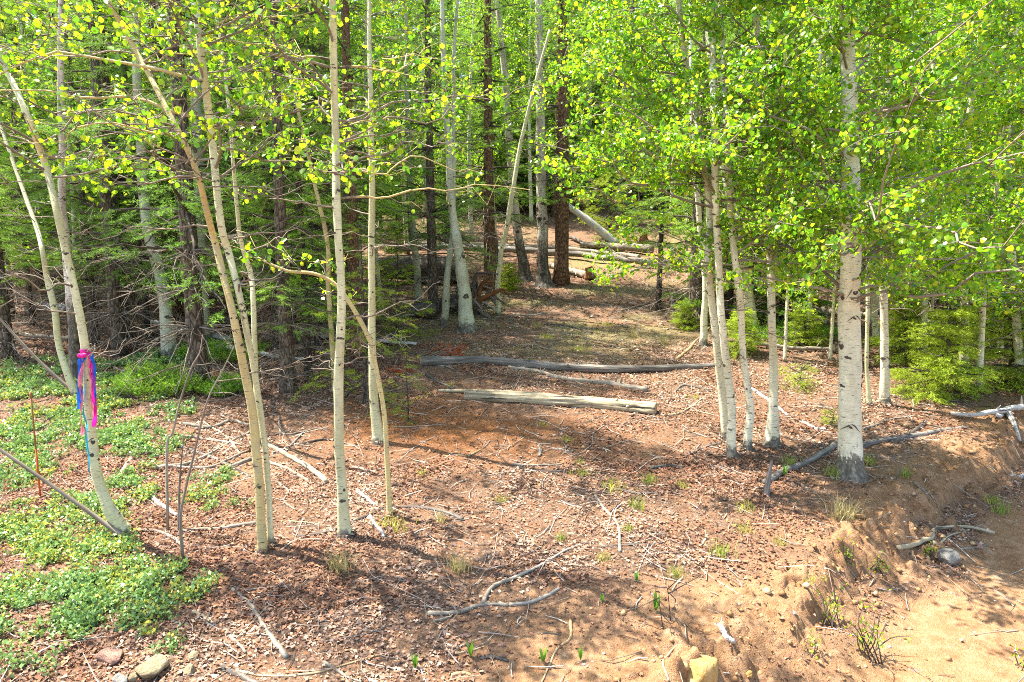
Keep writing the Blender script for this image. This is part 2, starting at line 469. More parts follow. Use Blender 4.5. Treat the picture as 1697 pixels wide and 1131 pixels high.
rust = np.exp(-(((X - duffp[0]) / .8) ** 2 + ((Y - duffp[1]) / .7) ** 2)) + .8 * np.exp(-(((X - duffq[0]) / 1.1) ** 2 + ((Y - duffq[1]) / .6) ** 2))
rust = np.clip(rust * (.5 + fbm(X, Y, 2.5, 110)), 0, 1)
gcol = np.stack([litter_mask(X, Y), grass_mask(X, Y), rust], -1).reshape(-1, 3)
mb.add(np.stack([X, Y, Zg], -1).reshape(-1, 3), quads, None, None, gcol)
tag(obj('ground', mb.mesh('ground'), M['ground']), kind='structure')
xr = np.linspace(.6, 13, 150); yr = np.linspace(-4, 9.5, 150)
X, Y = np.meshgrid(xr, yr); sB = bank_s(X, Y)
Z = ground_z(X, Y) - .03 + .036 * sstep(.40, .70, sB + .2 * (fbm(X, Y, 3, 50) - .5)) + .010 * (fbm(X, Y, 9, 51, 3) - .5)
keep = sB > .3
i = np.arange(149)[:, None] * 150; j = np.arange(149)[None]
quads = np.stack([i + j, i + j + 1, i + 150 + j + 1, i + 150 + j], -1)
kq = keep[:-1, :-1] & keep[1:, :-1] & keep[:-1, 1:] & keep[1:, 1:]
mb = MB(); mb.add(np.stack([X, Y, Z], -1).reshape(-1, 3), quads[kq])
tag(obj('dirt_road', mb.mesh('dirt_road'), M['road']), kind='structure')

xb = np.arange(.55, 6.6, .016); yb = np.arange(2.9, 8.3, .016)
X, Y = np.meshgrid(xb, yb); sB = bank_s(X, Y)
keep = (sB > -.34) & (sB < .46)
env = sstep(-.34, -.1, sB) * (1 - sstep(.28, .46, sB))
crk = np.clip(1 - np.abs(fbm(X, Y, 5, 101, 3) - .5) * 9, 0, 1)
hi = .14 * (fbm(X, Y, 8, 95, 5) - .5) + .045 * (fbm(X, Y, 26, 96, 3) - .5) - .05 * crk
ter = np.round(hi / .022) * .022
Z = ground_z(X, Y) - .008 + env * (.010 + .55 * hi + .45 * ter)
ny, nx = X.shape; i = np.arange(ny - 1)[:, None] * nx; j = np.arange(nx - 1)[None]
quads = np.stack([i + j, i + j + 1, i + nx + j + 1, i + nx + j], -1)
kq = keep[:-1, :-1] & keep[1:, :-1] & keep[:-1, 1:] & keep[1:, 1:]
quads = quads[kq]; uq, inv = np.unique(quads, return_inverse=True)
V = np.stack([X, Y, Z], -1).reshape(-1, 3)[uq]
lm_ = litter_mask(V[:, 0], V[:, 1]) * .4
mb = MB(); mb.add(V, inv.reshape(-1, 4), None, None, np.stack([lm_, 0 * lm_, 0 * lm_], 1))
tag(obj('eroded_bank', mb.mesh('eroded_bank', smooth=False), M['ground']), kind='structure')

# ------------------------------------------------------------------ leaf litter, twigs, pebbles, ground cover, grass: uncountable stuff
LC = np.array([[.27, .165, .11], [.37, .245, .17], [.47, .345, .25], [.60, .49, .39], [.13, .08, .055], [.22, .105, .06], [.36, .175, .095], [.42, .37, .32]])
def scatter(n, x0, x1, y0, y1, maskf):
    x = rng.uniform(x0, x1, n); y = rng.uniform(y0, y1, n)
    # keep inside a wedge a little wider than the view
    k = (np.abs(x) < .85 * y + 1.2) & (rng.random(n) < maskf(x, y))
    return x[k], y[k]
mb = MB()
for (n, y0, y1, sz) in ((380000, 2.2, 6.2, .022), (190000, 6.0, 10.5, .028), (60000, 10, 17, .040)):
    x, y = scatter(n, -9 if y0 < 8 else -14, 9 if y0 < 8 else 14, y0, y1, lambda x, y: (.10 + .90 * litter_mask(x, y)) * drift(x, y) * (1 - .93 * sstep(.42, .6, bank_s(x, y))) * (1 - .6 * np.clip(grass_mask(x, y), 0, 1)))
    P = np.stack([x, y, ground_z(x, y) + .003 + .010 * rng.random(len(x))], 1)
    patch = fbm(x, y, 1.1, 60, 3)
    w = rng.random((len(x), len(LC))) ** .5 * np.array([1, .9, .62, .36, 1, 1, 1, .34]) * np.where(patch[:, None] > .54, np.array([.9, 1, 1.35, 1.6, .75, .75, .8, 1.6]), np.where(patch[:, None] < .42, np.array([1, .8, .6, .5, 1.25, 1.4, 1.3, .6]), 1))
    c = LC[w.argmax(1)] * rng.uniform(.75, 1.15, (len(x), 1))
    leaves(mb, P, sz * (.4 + 1.2 * rng.random(len(x)) ** 1.6), c, up=(0, 0, 1), curl=.2, shape='quad')
tag(obj('leaf_litter', mb.mesh('leaf_litter', smooth=False), M['litter']), 'brown and tan dry leaves covering the forest floor', 'leaf litter', kind='stuff')
mb = MB()
x, y = scatter(13000, -10, 10, 2.4, 15, lambda x, y: .25 + .75 * litter_mask(x, y))
for xx, yy in zip(x, y):
    a = random.random() * 6.28; L = random.uniform(.05, .28) * (1 if random.random() < .8 else 2.6)
    ax = np.array([math.cos(a), math.sin(a), 0]); sd = np.array([-ax[1], ax[0], 0]) * random.uniform(-.12, .12) * L
    P = np.array([[xx, yy, 0] - ax * L / 2, [xx, yy, 0] + sd, [xx, yy, 0] + ax * L / 2])
    P[:, 2] = ground_z(P[:, 0], P[:, 1]) + .01
    r = random.uniform(.0016, .0045)
    tube(mb, P, [r, r, r * .5], 3, cl=(np.array([.42, .36, .29]) if random.random() < .6 else np.array([.22, .15, .10])) * random.uniform(.6, 1.2), cap=False)
mt = foliage('litter_twig', 0.0, .9, .1)
tag(obj('twig_litter', mb.mesh('twig_litter'), mt), 'small broken twigs strewn through the leaf litter', 'twigs', kind='stuff')
# pebbles
mb = MB()
ico = np.array([[0, 0, 1], [.9, 0, .1], [.2, .85, .05], [-.75, .5, 0], [-.7, -.55, .1], [.25, -.9, 0], [0, 0, -.8]])
itri = np.array([[0, 1, 2], [0, 2, 3], [0, 3, 4], [0, 4, 5], [0, 5, 1], [6, 2, 1], [6, 3, 2], [6, 4, 3], [6, 5, 4], [6, 1, 5]])
x, y = scatter(9000, -3, 8, 2.3, 8, lambda x, y: .03 + .5 * (1 - litter_mask(x, y)))
for xx, yy in zip(x, y):
    s = .004 + .016 * random.random() ** 3; a = random.random() * 6.28
    rot = np.array([[math.cos(a), -math.sin(a), 0], [math.sin(a), math.cos(a), 0], [0, 0, .7]])
    v = (ico * rng.uniform(.7, 1.2, (7, 1))) @ rot.T * s + [xx, yy, float(ground_z(xx, yy))]
    c = random.choice([(.45, .27, .13), (.52, .36, .2), (.62, .5, .37), (.36, .2, .09), (.55, .47, .4)])
    mb.add(v, None, itri, None, np.array(c) * random.uniform(.7, 1.1))
n_ = 26000
x = rng.uniform(.5, 9, n_); y = rng.uniform(2.5, 11, n_); sB = bank_s(x, y)
k = (rng.random(n_) < np.exp(-((sB - .12) / .2) ** 2)) | (rng.random(n_) < .04)
for xx, yy in zip(x[k], y[k]):
    s = .005 + .03 * random.random() ** 4; a = random.random() * 6.28
    rot = np.array([[math.cos(a), -math.sin(a), 0], [math.sin(a), math.cos(a), 0], [0, 0, .8]])
    v = (ico * rng.uniform(.6, 1.25, (7, 1))) @ rot.T * s + [xx, yy, float(ground_z(xx, yy)) + s * .2]
    mb.add(v, None, itri, None, np.array(random.choice([(.34, .19, .08), (.40, .24, .11), (.27, .15, .065), (.44, .29, .15)])) * random.uniform(.75, 1.1))
tag(obj('gravel', mb.mesh('gravel', smooth=False), foliage('pebble', 0.0, .9, .2)), 'small tan pebbles scattered over the bare soil', 'gravel', kind='stuff')

# evergreen ground cover on the left: patches round points of the floor
PATCH = [(20, 640, 1.0), (110, 650, .9), (60, 690, .8), (180, 700, .75), (40, 730, .7), (150, 740, .55), (215, 735, .5), (20, 790, .42), (60, 860, .36), (120, 870, .34), (15, 900, .4), (215, 815, .26), (235, 790, .22), (190, 850, .16), (340, 850, .2), (355, 790, .2), (325, 832, .2), (395, 835, .12),
         (60, 930, .36), (140, 905, .34), (210, 915, .2), (100, 960, .36), (40, 990, .38), (160, 990, .3), (230, 985, .3), (120, 1030, .32), (40, 1060, .36), (200, 950, .24), (260, 1000, .16), (70, 1110, .22), (20, 1120, .3), (240, 1040, .12), (300, 1078, .08), (325, 970, .1), (290, 1000, .13), (150, 1040, .12), (250, 930, .1),
         (300, 585, .5), (260, 600, .5), (350, 575, .6)]
PATCH = [(at(a, b2), r) for a, b2, r in PATCH]
px_, py_, pz_ = [], [], []
P = []; C = []; S = []
for (c0, r) in PATCH:
    n = int(900 * r * r * 3.14)
    a = rng.random(n) * 6.283; rr = r * np.sqrt(rng.random(n)) * (1.15)
    x = c0[0] + rr * np.cos(a); y = c0[1] + rr * np.sin(a)
    nc = max(1, n // 6); ci = rng.integers(0, nc, n); x = x[ci] + rng.normal(0, .032, n); y = y[ci] + rng.normal(0, .032, n); rr = rr[ci]
    k = (fbm(x, y, 3.4, 70) + .22 * (1 - rr / r)) > rng.uniform(.46, .66, n)
    x = x[k]; y = y[k]; m = len(x)
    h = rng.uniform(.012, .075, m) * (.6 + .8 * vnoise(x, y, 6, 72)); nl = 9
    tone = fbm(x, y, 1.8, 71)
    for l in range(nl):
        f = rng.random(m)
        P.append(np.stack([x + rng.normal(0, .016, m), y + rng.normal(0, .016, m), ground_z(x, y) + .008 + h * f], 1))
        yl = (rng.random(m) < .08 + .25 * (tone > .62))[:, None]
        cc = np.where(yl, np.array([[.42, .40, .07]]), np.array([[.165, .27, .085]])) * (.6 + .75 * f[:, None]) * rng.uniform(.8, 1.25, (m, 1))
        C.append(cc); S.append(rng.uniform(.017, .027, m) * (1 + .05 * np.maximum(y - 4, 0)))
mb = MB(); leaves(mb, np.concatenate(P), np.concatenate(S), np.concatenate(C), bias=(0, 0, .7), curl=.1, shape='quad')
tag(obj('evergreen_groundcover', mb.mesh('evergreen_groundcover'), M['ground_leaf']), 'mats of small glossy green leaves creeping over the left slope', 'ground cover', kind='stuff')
# short grass of the clearing
mb = MB()
def blades(mb, P, h, w, c):
    n = len(P); a = rng.random(n) * 6.283
    sd = np.stack([np.cos(a), np.sin(a), 0 * a], 1) * w / 2
    ln = rng.normal(size=(n, 3)) * .45; ln[:, 2] = 1
    hh = (h * rng.uniform(.5, 1.3, n))[:, None]
    top = P + norm(ln) * hh
    mid = P + norm(ln * [.5, .5, 1]) * hh * .55
    V = np.stack([P - sd, P + sd, mid + sd * .7, mid - sd * .7, top], 1).reshape(-1, 3)
    b5 = (np.arange(n) * 5)[:, None]
    mb.add(V, b5 + np.array([[0, 1, 2, 3]]), b5 + np.array([[3, 2, 4]]), None, np.repeat(c, 5, 0))
x, y = scatter(110000, -12, 14, 8, 26, lambda x, y: np.clip(grass_mask(x, y), 0, 1) * .7)
c = np.array([.27, .255, .085]) * rng.uniform(.6, 1.3, (len(x), 1)) + rng.random((len(x), 1)) ** 2 * np.array([.25, .18, .08])
blades(mb, np.stack([x, y, ground_z(x, y)], 1), .07, .008, c)
tag(obj('grass', mb.mesh('grass'), M['grass']), 'short yellow green grass in the clearing by the far logs', 'grass', kind='stuff')

# ------------------------------------------------------------------ aspens
LEAFC = np.array([[.22, .43, .022], [.16, .37, .022], [.32, .49, .024], [.09, .25, .022], [.45, .51, .03]])
def leafcol(n, warm=0.0):
    p = np.array([.3, .28, .2, .14, .08]); p = p + warm * np.array([.1, -.2, .2, -.14, .3]); p = np.clip(p, .01, 1); p /= p.sum()
    return LEAFC[rng.choice(5, n, p=p)] * rng.uniform(.6, 1.25, (n, 1))
def knot_mesh(name, w, h, brow, one=False, seed=0):
    kmb = MB(); r_ = np.random.default_rng(seed)
    a = np.linspace(0, 2 * np.pi, 11)[:-1]; j = 1 + .18 * r_.normal(size=10)
    ring = np.stack([np.cos(a) * w * j, np.full(10, .12), np.sin(a) * h * j], 1)
    mid = np.stack([np.cos(a) * w * .7 * j, np.full(10, -.10), np.sin(a) * h * .7 * j], 1)
    inn = np.stack([np.cos(a) * w * .35, np.full(10, -.02), np.sin(a) * h * .35], 1)
    V = np.vstack([ring, mid, inn, [[0, .04, 0]]])
    q = [[l * 10 + i, l * 10 + (i + 1) % 10, (l + 1) * 10 + (i + 1) % 10, (l + 1) * 10 + i] for l in range(2) for i in range(10)]
    kmb.add(V, q, [[20 + i, 20 + (i + 1) % 10, 30] for i in range(10)])
    for s in ((-1, 1) if not one else (r_.choice([-1, 1]),)):      # drooping brow lines beside an old branch scar
        if brow <= 0: break
        br = np.array([[s * .05, -.02, h + .22], [s * .4, .0, h + .05], [s * .8, .10, -.25 * brow], [s * 1.05, .24, -.75 * brow]]) + r_.normal(size=(4, 3)) * [.04, 0, .05]
        tube(kmb, spline(br, 9), np.array([.03, .06, .075, .07, .06, .05, .04, .03, .012]), 4)
    me = kmb.mesh(name); me.materials.append(M['knot']); return me
KNOTS = [knot_mesh('knot_browed', .34, .30, 1.0, seed=1), knot_mesh('knot_half_browed', .30, .34, .8, True, 2), knot_mesh('knot_oval', .42, .26, 0, seed=3), knot_mesh('knot_small', .26, .22, 0, seed=4), knot_mesh('knot_low_browed', .22, .16, .6, seed=5)]

def aspen_limb(p0, az, L, el, r0, twigs, nodes, per, mbw, LP, sag=.35, tw_len=.3, wob=.13):
    """one crooked limb with twigs; appends leaf points"""
    d = np.array([math.cos(az), math.sin(az), 0]); n = 7
    s = np.linspace(0, 1, n)
    P = p0 + d * (s * L)[:, None] * math.cos(el)
    P[:, 2] += L * math.sin(el) * (s - sag * s * s)
    wv = rng.normal(size=(n, 3)) * wob * L * s[:, None] * .6
    P = spline(P + wv, 12)
    rr = np.linspace(r0, max(r0 * .22, .0022), 12)
    tube(mbw, P, rr, 6 if r0 > .008 else 4, rough=.15, cap=False)
    for q in range(twigs):
        u = random.uniform(.22, 1.0); b0 = P[min(11, int(u * 11.9))]
        da = az + random.uniform(-1.3, 1.3); l = tw_len * random.uniform(.5, 1.4) * (1.15 - .4 * u)
        e = random.uniform(-.35, .75)
        d2 = np.array([math.cos(da) * math.cos(e), math.sin(da) * math.cos(e), math.sin(e)])
        Q = b0 + d2 * np.linspace(0, l, 4)[:, None] + rng.normal(size=(4, 3)) * .045 * l * 2 * np.array([0, .6, 1, 1])[:, None]
        tube(mbw, Q, [max(rr[-1] * 1.3, .0035), .003, .0024, .0014], 3, cap=False)
        for k in range(nodes):
            f = random.uniform(.3, 1.05); c0 = Q[0] + (Q[-1] - Q[0]) * f
            m = rng.poisson(per)
            if m: LP.append(c0 + rng.normal(size=(m, 3)) * .035 + [0, 0, -.02])

def aspen(label, path, bark='aspen_cream', height=8.0, limbs=14, crown=2.6, Lmax=1.0, twigs=6, nodes=4, per=2.2, leaf=.042, warm=.3, knots=8,
          dead=7, k=14, group='aspens along the clearing', depth=0.0, name='aspen_tree', lean_top=None, bias_az=None, bigknots=False, warp=.02, limblist=None, lowpow=.9, knotpx=(), front=0):
    base = at(path[0][0], path[0][1]); Y0 = base[1] + depth
    pts = []; rad = []
    for n_, (px, py, w) in enumerate(path):
        p, t = atY(px, py, Y0 + (random.uniform(-1, 1) * warp * n_ if n_ else 0))
        pts.append(p); rad.append(max(w / F * t / 2, .003))
    pts[0] = np.array([pts[0][0], Y0, float(ground_z(pts[0][0], Y0))])
    top = pts[-1]; d = norm(pts[-1] - pts[-2]) if lean_top is None else norm(np.array(lean_top, float))
    base = pts[0].copy()
    gz = base[2]
    while pts[-1][2] - gz < height:
        d = norm(d + np.array([random.uniform(-.08, .08), random.uniform(-.08, .08), .12]))
        pts.append(pts[-1] + d * .8); rad.append(max(rad[-1] * .86, .006))
    d0 = norm(pts[1] - pts[0]); pts = [pts[0] - [0, 0, .10], pts[0], pts[0] + d0 * .07, pts[0] + d0 * .18] + pts[1:]; rad = [rad[0] * 1.9, rad[0] * 1.42, rad[0] * 1.14, rad[0] * 1.0] + rad[1:]
    nn = max(70, int(len(pts) * 8)); C = spline(pts, nn)
    rr = np.interp(np.linspace(0, 1, nn), np.linspace(0, 1, len(rad)), rad)
    wl = np.cumsum(np.r_[0, np.linalg.norm(np.diff(C, axis=0), axis=1)]); so = random.random() * 50
    wig = np.minimum(wl / .3, 1) * .35 * np.sqrt(rr * .05)
    C[:, 0] += wig * (fbm(wl + so, 0 * wl, 1.7, 80, 3) - .5) * 1.6; C[:, 1] += wig * (fbm(wl + so, 0 * wl, 1.7, 85, 3) - .5) * 1.6
    rr = rr * (1 + .10 * (vnoise(wl, 0 * wl + so, 5, 3) - .5))
    t = thing(name, label, 'tree', base, group)
    mb = MB(); tube(mb, C, rr, k, rough=.06); obj('trunk', mb.mesh('trunk', base), M[bark], t)
    zz = C[:, 2] - gz
    def on(z): i = int(np.clip(np.searchsorted(zz, z), 1, nn - 2)); return C[i], rr[i], norm(C[i + 1] - C[i - 1])
    LP = []; ltop = zz[-1]
    def limb(z, az, L, el, tw, nods, pr, barkm, sag=.35, tl=.3, r=None):
        p, r_, tn = on(z); mbw = MB()
        aspen_limb(p, az, L, el, min(r_ * .4, .003 + .006 * L) if r is None else r, tw, nods, pr, mbw, LP, sag, tl)
        obj('branch', mbw.mesh('branch', base), barkm, t)
    for q in range(limbs):
        f = (q + random.random()) / limbs; z = crown + (ltop - crown) * f ** lowpow
        az = random.uniform(0, 6.283) if bias_az is None or random.random() < .6 else bias_az + random.uniform(-.7, .7)
        L = Lmax * (1.05 - .65 * f) * random.uniform(.55, 1.1)
        limb(z, az, L, random.uniform(-.15, .9), twigs, nodes, per, M['twig'])
    for q in range(front):
        limb(crown + .25 + 2.4 * random.random(), -math.pi / 2 + random.uniform(-.8, .8), random.uniform(.35, .8), random.uniform(-.1, .5), twigs, nodes, per, M['twig'])
    for q in range(dead):
        limb(random.uniform(crown * .45, crown * 1.15), random.uniform(0, 6.283), random.uniform(.2, .85), random.uniform(-.1, .5), 5, 0, 0, M['twig'], tl=.25)
    for (px, py, az, L, el, tw, nods, pr) in (limblist or []):
        p, _t = atY(px, py, Y0); limb(p[2] - gz, az, L, el, tw, nods, pr, M['aspen_tan'] if bark != 'aspen_white' else M['twig'], r=.003 + .007 * L)
    if LP:
        LPc = np.concatenate(LP); mb = MB()
        leaves(mb, LPc, leaf * rng.uniform(.45, 1.3, len(LPc)), leafcol(len(LPc), warm), bias=(0, -.15, -.45), curl=.18)
        tag(obj('crown', mb.mesh('crown', base), M['leaf'], t), kind='stuff')
    for q in range(knots):
        z = random.uniform(.25, min(3.4, ltop * .7)); p, r_, tn = on(z); az = -math.pi / 2 + random.uniform(-1.5, 1.5)
        o = obj('knot', random.choice([KNOTS[0], KNOTS[1], KNOTS[4], KNOTS[0], KNOTS[2]] if bigknots else [KNOTS[2], KNOTS[3], KNOTS[3], KNOTS[1], KNOTS[4]]), None, t)
        o.location = Vector(p - base + np.array([math.cos(az), math.sin(az), 0]) * r_ * 1.04)
        o.rotation_euler = (0, random.uniform(-.3, .3), az + math.pi / 2)
        s = r_ * (random.uniform(.7, 1.05) if bigknots else random.uniform(1.0, 1.7)); o.scale = (s * random.uniform(.8, 1.2), s * .7, s)
    for (px, py, ki, sc) in knotpx:             # scars seen one by one in the photograph
        p, _t = atY(px, py, Y0); p_, r_, tn = on(p[2] - gz); az = -math.pi / 2 + math.asin(max(-.95, min(.95, (p[0] - p_[0]) / r_)))
        o = obj('knot', KNOTS[ki], None, t); o.location = Vector(p_ - base + np.array([math.cos(az), math.sin(az), 0]) * r_ * 1.03)
        o.rotation_euler = (0, random.uniform(-.1, .1), az + math.pi / 2); o.scale = (r_ * sc, r_ * sc * .6, r_ * sc)
    BASES.append((base, float(rr[2])))
    return t, C, rr, base


LEFT = dict(limbs=24, Lmax=1.25, crown=2.6, twigs=9, nodes=3, per=2.2, lowpow=1.3, warm=.35, leaf=.038, dead=8)
flag_tree = aspen('slender cream aspen curving left with pink and blue ribbons tied on its trunk', [(205, 885, 22), (180, 842, 19), (161, 785, 16), (149, 700, 15), (141, 580, 12.5), (118, 450, 11.5), (95, 350, 11), (75, 270, 10.5), (45, 190, 10), (5, 105, 9), (-40, 20, 8)], height=4.6, lean_top=(-.5, 0, .8), knots=18, **LEFT)
aspen('orange tinted aspen stem leaning far left, left one of the close pair', [(436, 913, 15), (424, 740, 14), (411, 640, 14), (391, 540, 12.5), (370, 460, 11.5), (355, 400, 10.5), (345, 360, 10), (326, 285, 9.5), (285, 196, 9), (218, 70, 8), (178, 0, 7)], 'aspen_tan', height=4.8, knots=16, **LEFT,
      limblist=[(296, 232, 3.3, .9, .05, 5, 2, .8), (242, 118, .3, .6, .3, 4, 3, 2)])
aspen('cream aspen stem rising straight, right one of the close pair at left', [(449, 907, 10), (441, 760, 10), (431, 680, 10), (418, 590, 10), (400, 500, 10.5), (380, 420, 11.5), (367, 370, 12), (351, 230, 12.5), (334, 100, 12), (323, 0, 11)], height=5.2, depth=.04, knots=18, **LEFT,
      limblist=[(336, 210, 3.25, 1.5, .25, 6, 2, 1), (325, 155, 3.1, 1.6, .2, 6, 3, 1.5), (345, 70, .2, .8, .4, 6, 3, 2)])
aspen('cream aspen with dark knots standing just right of the close pair', [(572, 885, 19), (567, 820, 17), (560, 700, 16), (563, 560, 15), (565, 450, 13.5), (558, 330, 13), (556, 220, 12.5), (553, 100, 12), (550, -20, 11)], height=5.4, knots=22, **LEFT,
      limblist=[(562, 290, .25, .9, .25, 6, 2, 1.2), (566, 335, .35, 1.15, .15, 7, 2, .9), (556, 120, .4, .9, .2, 8, 4, 2.5), (553, 100, 3.0, .9, .3, 7, 3, 2), (558, 215, -.3, .5, .2, 5, 3, 2)])
aspen('thin pale aspen with a flared foot beside the drooping green fir boughs', [(628, 731, 18), (621, 660, 15), (617, 560, 12.5), (615, 400, 11), (617, 300, 10), (614, 180, 9), (612, 60, 7), (612, -10, 6)], height=5.6, knots=18, **{**LEFT, 'crown': 2.6, 'limbs': 24, 'per': 2.8})
aspen('thin tan aspen sapling arching over to the left with small yellow leaves', [(646, 852, 9), (643, 780, 8), (638, 690, 8), (622, 602, 8), (611, 558, 8), (581, 504, 7), (554, 470, 6), (520, 454, 6), (480, 450, 5), (453, 440, 4), (427, 427, 3)], 'aspen_tan', height=0, limbs=0, knots=3, dead=0, warp=.0,
      limblist=[(581, 504, 2.6, .3, .9, 4, 2, 3), (540, 462, 1.8, .25, .9, 4, 2, 3), (500, 452, 3.0, .25, .8, 3, 2, 3), (453, 440, 3.6, .2, .6, 3, 2, 3)])
aspen('thin crooked aspen pole just behind the close pair', [(428, 735, 10), (423, 622, 9), (420, 504, 8), (416, 454, 8), (400, 397, 7), (392, 330, 6)], height=4.2, limbs=6, crown=2.0, Lmax=.7, twigs=4, nodes=3, per=2, knots=4, warm=.8, dead=2)
aspen('thin brown aspen pole half hidden behind the knotty cream aspen', [(556, 650, 9), (549, 538, 8), (544, 464, 8), (543, 414, 7), (536, 370, 7), (520, 300, 6)], 'aspen_tan', height=5, limbs=7, crown=2.3, Lmax=.8, twigs=4, nodes=3, per=1.5, knots=3, dead=3)
aspen('small bent aspen sapling behind the tree with the ribbons', [(127, 655, 12), (114, 625, 11), (97, 571, 10), (91, 514, 10), (79, 461, 9), (72, 420, 8), (60, 373, 7)], height=5, limbs=8, crown=2.2, Lmax=.9, twigs=5, nodes=3, per=2, knots=5)
aspen('grey green aspen leaning left behind the evergreen mat', [(283, 592, 24), (275, 520, 20), (266, 460, 18), (252, 410, 17), (243, 370, 17), (236, 280, 15), (228, 150, 13)], 'aspen_grey', height=9, limbs=12, crown=3.4, Lmax=1.2, per=1.5, knots=9)
aspen('broken tan aspen pole behind the ribbon tree, patchy bark', [(127, 625, 18), (122, 560, 17), (118, 490, 16), (112, 420, 14), (104, 330, 12)], 'aspen_scarred', height=6, limbs=8, crown=3.2, Lmax=.9, per=1.2, knots=4)
aspen('thick pale aspen with mossy root flare in front of the uprooted stump', [(774, 548, 27), (772, 520, 25), (768, 480, 22), (765, 450, 20), (757, 400, 16), (752, 370, 14), (745, 280, 11), (738, 150, 9), (732, 0, 7)], 'aspen_grey', height=8, limbs=26, crown=2.6, Lmax=1.3, twigs=8, per=2.4, knots=8)
aspen('slim pale aspen leaning against the thick mossy footed aspen', [(736, 540, 13), (741, 471, 11), (745, 430, 10), (750, 380, 9), (752, 300, 8)], 'aspen_grey', height=6, limbs=8, crown=3, Lmax=.9, per=1.5, knots=3)
aspen('slim pale aspen left of the uprooted stump', [(694, 508, 13), (692, 460, 12), (689, 430, 11), (684, 380, 10), (680, 280, 9)], 'aspen_grey', height=8, limbs=10, crown=3, Lmax=1.1, per=1.8, knots=4)
aspen('thin smooth aspen pole leaning right beside the trail', [(827, 522, 9), (825, 471, 8), (831, 414, 8), (842, 365, 8), (857, 269, 7), (870, 208, 6)], 'aspen_cream', height=4.3, limbs=12, crown=2.6, Lmax=.9, per=2.2, knots=3)
aspen('leaning scarred aspen, left of the trio at the end of the trail', [(870, 463, 20), (866, 430, 16), (860, 400, 15), (852, 332, 14), (845, 250, 13), (838, 140, 11)], 'aspen_scarred', height=8, limbs=26, crown=3.2, Lmax=1.3, twigs=8, nodes=5, per=2.4, knots=6)
aspen('upright aspen with black blotches between leaning aspen and red trunk', [(902, 474, 26), (900, 440, 19), (899, 380, 18), (897, 300, 17), (895, 150, 15), (893, 0, 13)], 'aspen_scarred', height=9, limbs=34, crown=3.4, Lmax=1.5, twigs=8, nodes=5, per=2.6, knots=12)
aspen('pale brown aspen behind the thin leaning pole', [(821, 456, 17), (818, 420, 16), (815, 370, 15), (812, 300, 14), (808, 200, 12)], 'aspen_scarred', height=8, limbs=24, crown=2.8, Lmax=1.2, twigs=7, per=2.4, knots=4)

RIGHT = dict(bark='aspen_white', limbs=50, Lmax=1.6, crown=1.7, twigs=12, nodes=6, per=3.0, warm=.15, leaf=.037, dead=3, lowpow=1.5)
aspen('white aspen stem, left one of the close pair by the long log', [(1204, 729, 14), (1196, 639, 13), (1186, 555, 12), (1177, 471, 12), (1173, 430, 12), (1176, 375, 12), (1172, 310, 12), (1158, 220, 11), (1140, 120, 10), (1125, 0, 9)], height=6.5, knots=10, bias_az=3.3, **{**RIGHT, 'crown': 2.5, 'Lmax': 1.75})
aspen('white aspen stem, right one of the close pair by the long log', [(1213, 757, 15), (1211, 672, 14), (1204, 612, 13), (1196, 531, 12), (1192, 471, 12), (1190, 400, 12), (1186, 312, 12), (1184, 200, 11), (1182, 60, 10)], height=7.5, knots=11, **{**RIGHT, 'crown': 2.3})
aspen('slim white aspen just right of the close pair', [(1239, 745, 13), (1243, 672, 12), (1232, 588, 11), (1226, 504, 11), (1220, 437, 11), (1213, 370, 11), (1207, 280, 10), (1200, 150, 9)], height=7, knots=9, **RIGHT)
aspen('shaded white aspen leaning left behind the slim white stems', [(1246, 548, 20), (1240, 490, 18), (1228, 410, 17), (1216, 350, 16), (1205, 302, 15), (1190, 200, 14), (1175, 60, 12)], 'aspen_white', height=10, limbs=20, crown=3.2, Lmax=1.5, twigs=7, nodes=4, per=2.4, knots=8)
aspen('white aspen with dark eyes midway between close pair and largest aspen', [(1279, 737, 21), (1281, 660, 14), (1282, 588, 13.5), (1280, 531, 13), (1276, 440, 12.5), (1271, 330, 12), (1262, 205, 11), (1256, 80, 10)], height=8, knots=11, **RIGHT)
aspen('largest white aspen, thick trunk with black eye scars and charred foot', [(1408, 789, 38), (1408, 720, 36), (1408, 650, 35), (1409, 520, 34), (1411, 430, 31), (1411, 250, 27), (1405, 130, 24), (1400, 0, 20)], height=9.5, knots=0, front=18, bigknots=True, k=24, knotpx=[(1409, 487, 0, .85), (1393, 502, 1, .8), (1425, 507, 3, .9), (1411, 538, 4, .7), (1393, 590, 1, .9), (1398, 606, 2, .7), (1426, 625, 2, 1.0), (1424, 640, 2, .9), (1391, 650, 2, .7), (1402, 710, 4, .8), (1426, 560, 3, .8), (1415, 455, 3, .9)], **{**RIGHT, 'limbs': 110, 'Lmax': 1.95, 'crown': 1.55, 'bark': 'aspen_foot'})
aspen('slim white aspen standing right of the largest aspen', [(1466, 670, 15), (1465, 538, 12), (1465, 437, 12), (1467, 370, 11), (1468, 300, 11), (1472, 150, 9)], height=8, knots=7, **{**RIGHT, 'crown': 2.3})
aspen('very thin knobbly aspen pole beside the largest aspen', [(1440, 673, 7), (1436, 600, 6), (1438, 500, 6), (1436, 400, 5)], 'aspen_cream', height=4, limbs=8, crown=1.9, Lmax=.8, twigs=6, nodes=4, per=2.6, knots=5)
aspen('thin white aspen in the shade behind the largest aspen', [(1452, 570, 10), (1449, 500, 9), (1447, 420, 9), (1446, 300, 8)], 'aspen_white', height=8, limbs=14, crown=2.6, Lmax=1.2, twigs=7, nodes=4, per=2.4, knots=4)
RB = dict(height=7, limbs=54, crown=.95, Lmax=1.5, leaf=.043, twigs=10, nodes=6, per=2.9, knots=4, lowpow=1.5, dead=2)
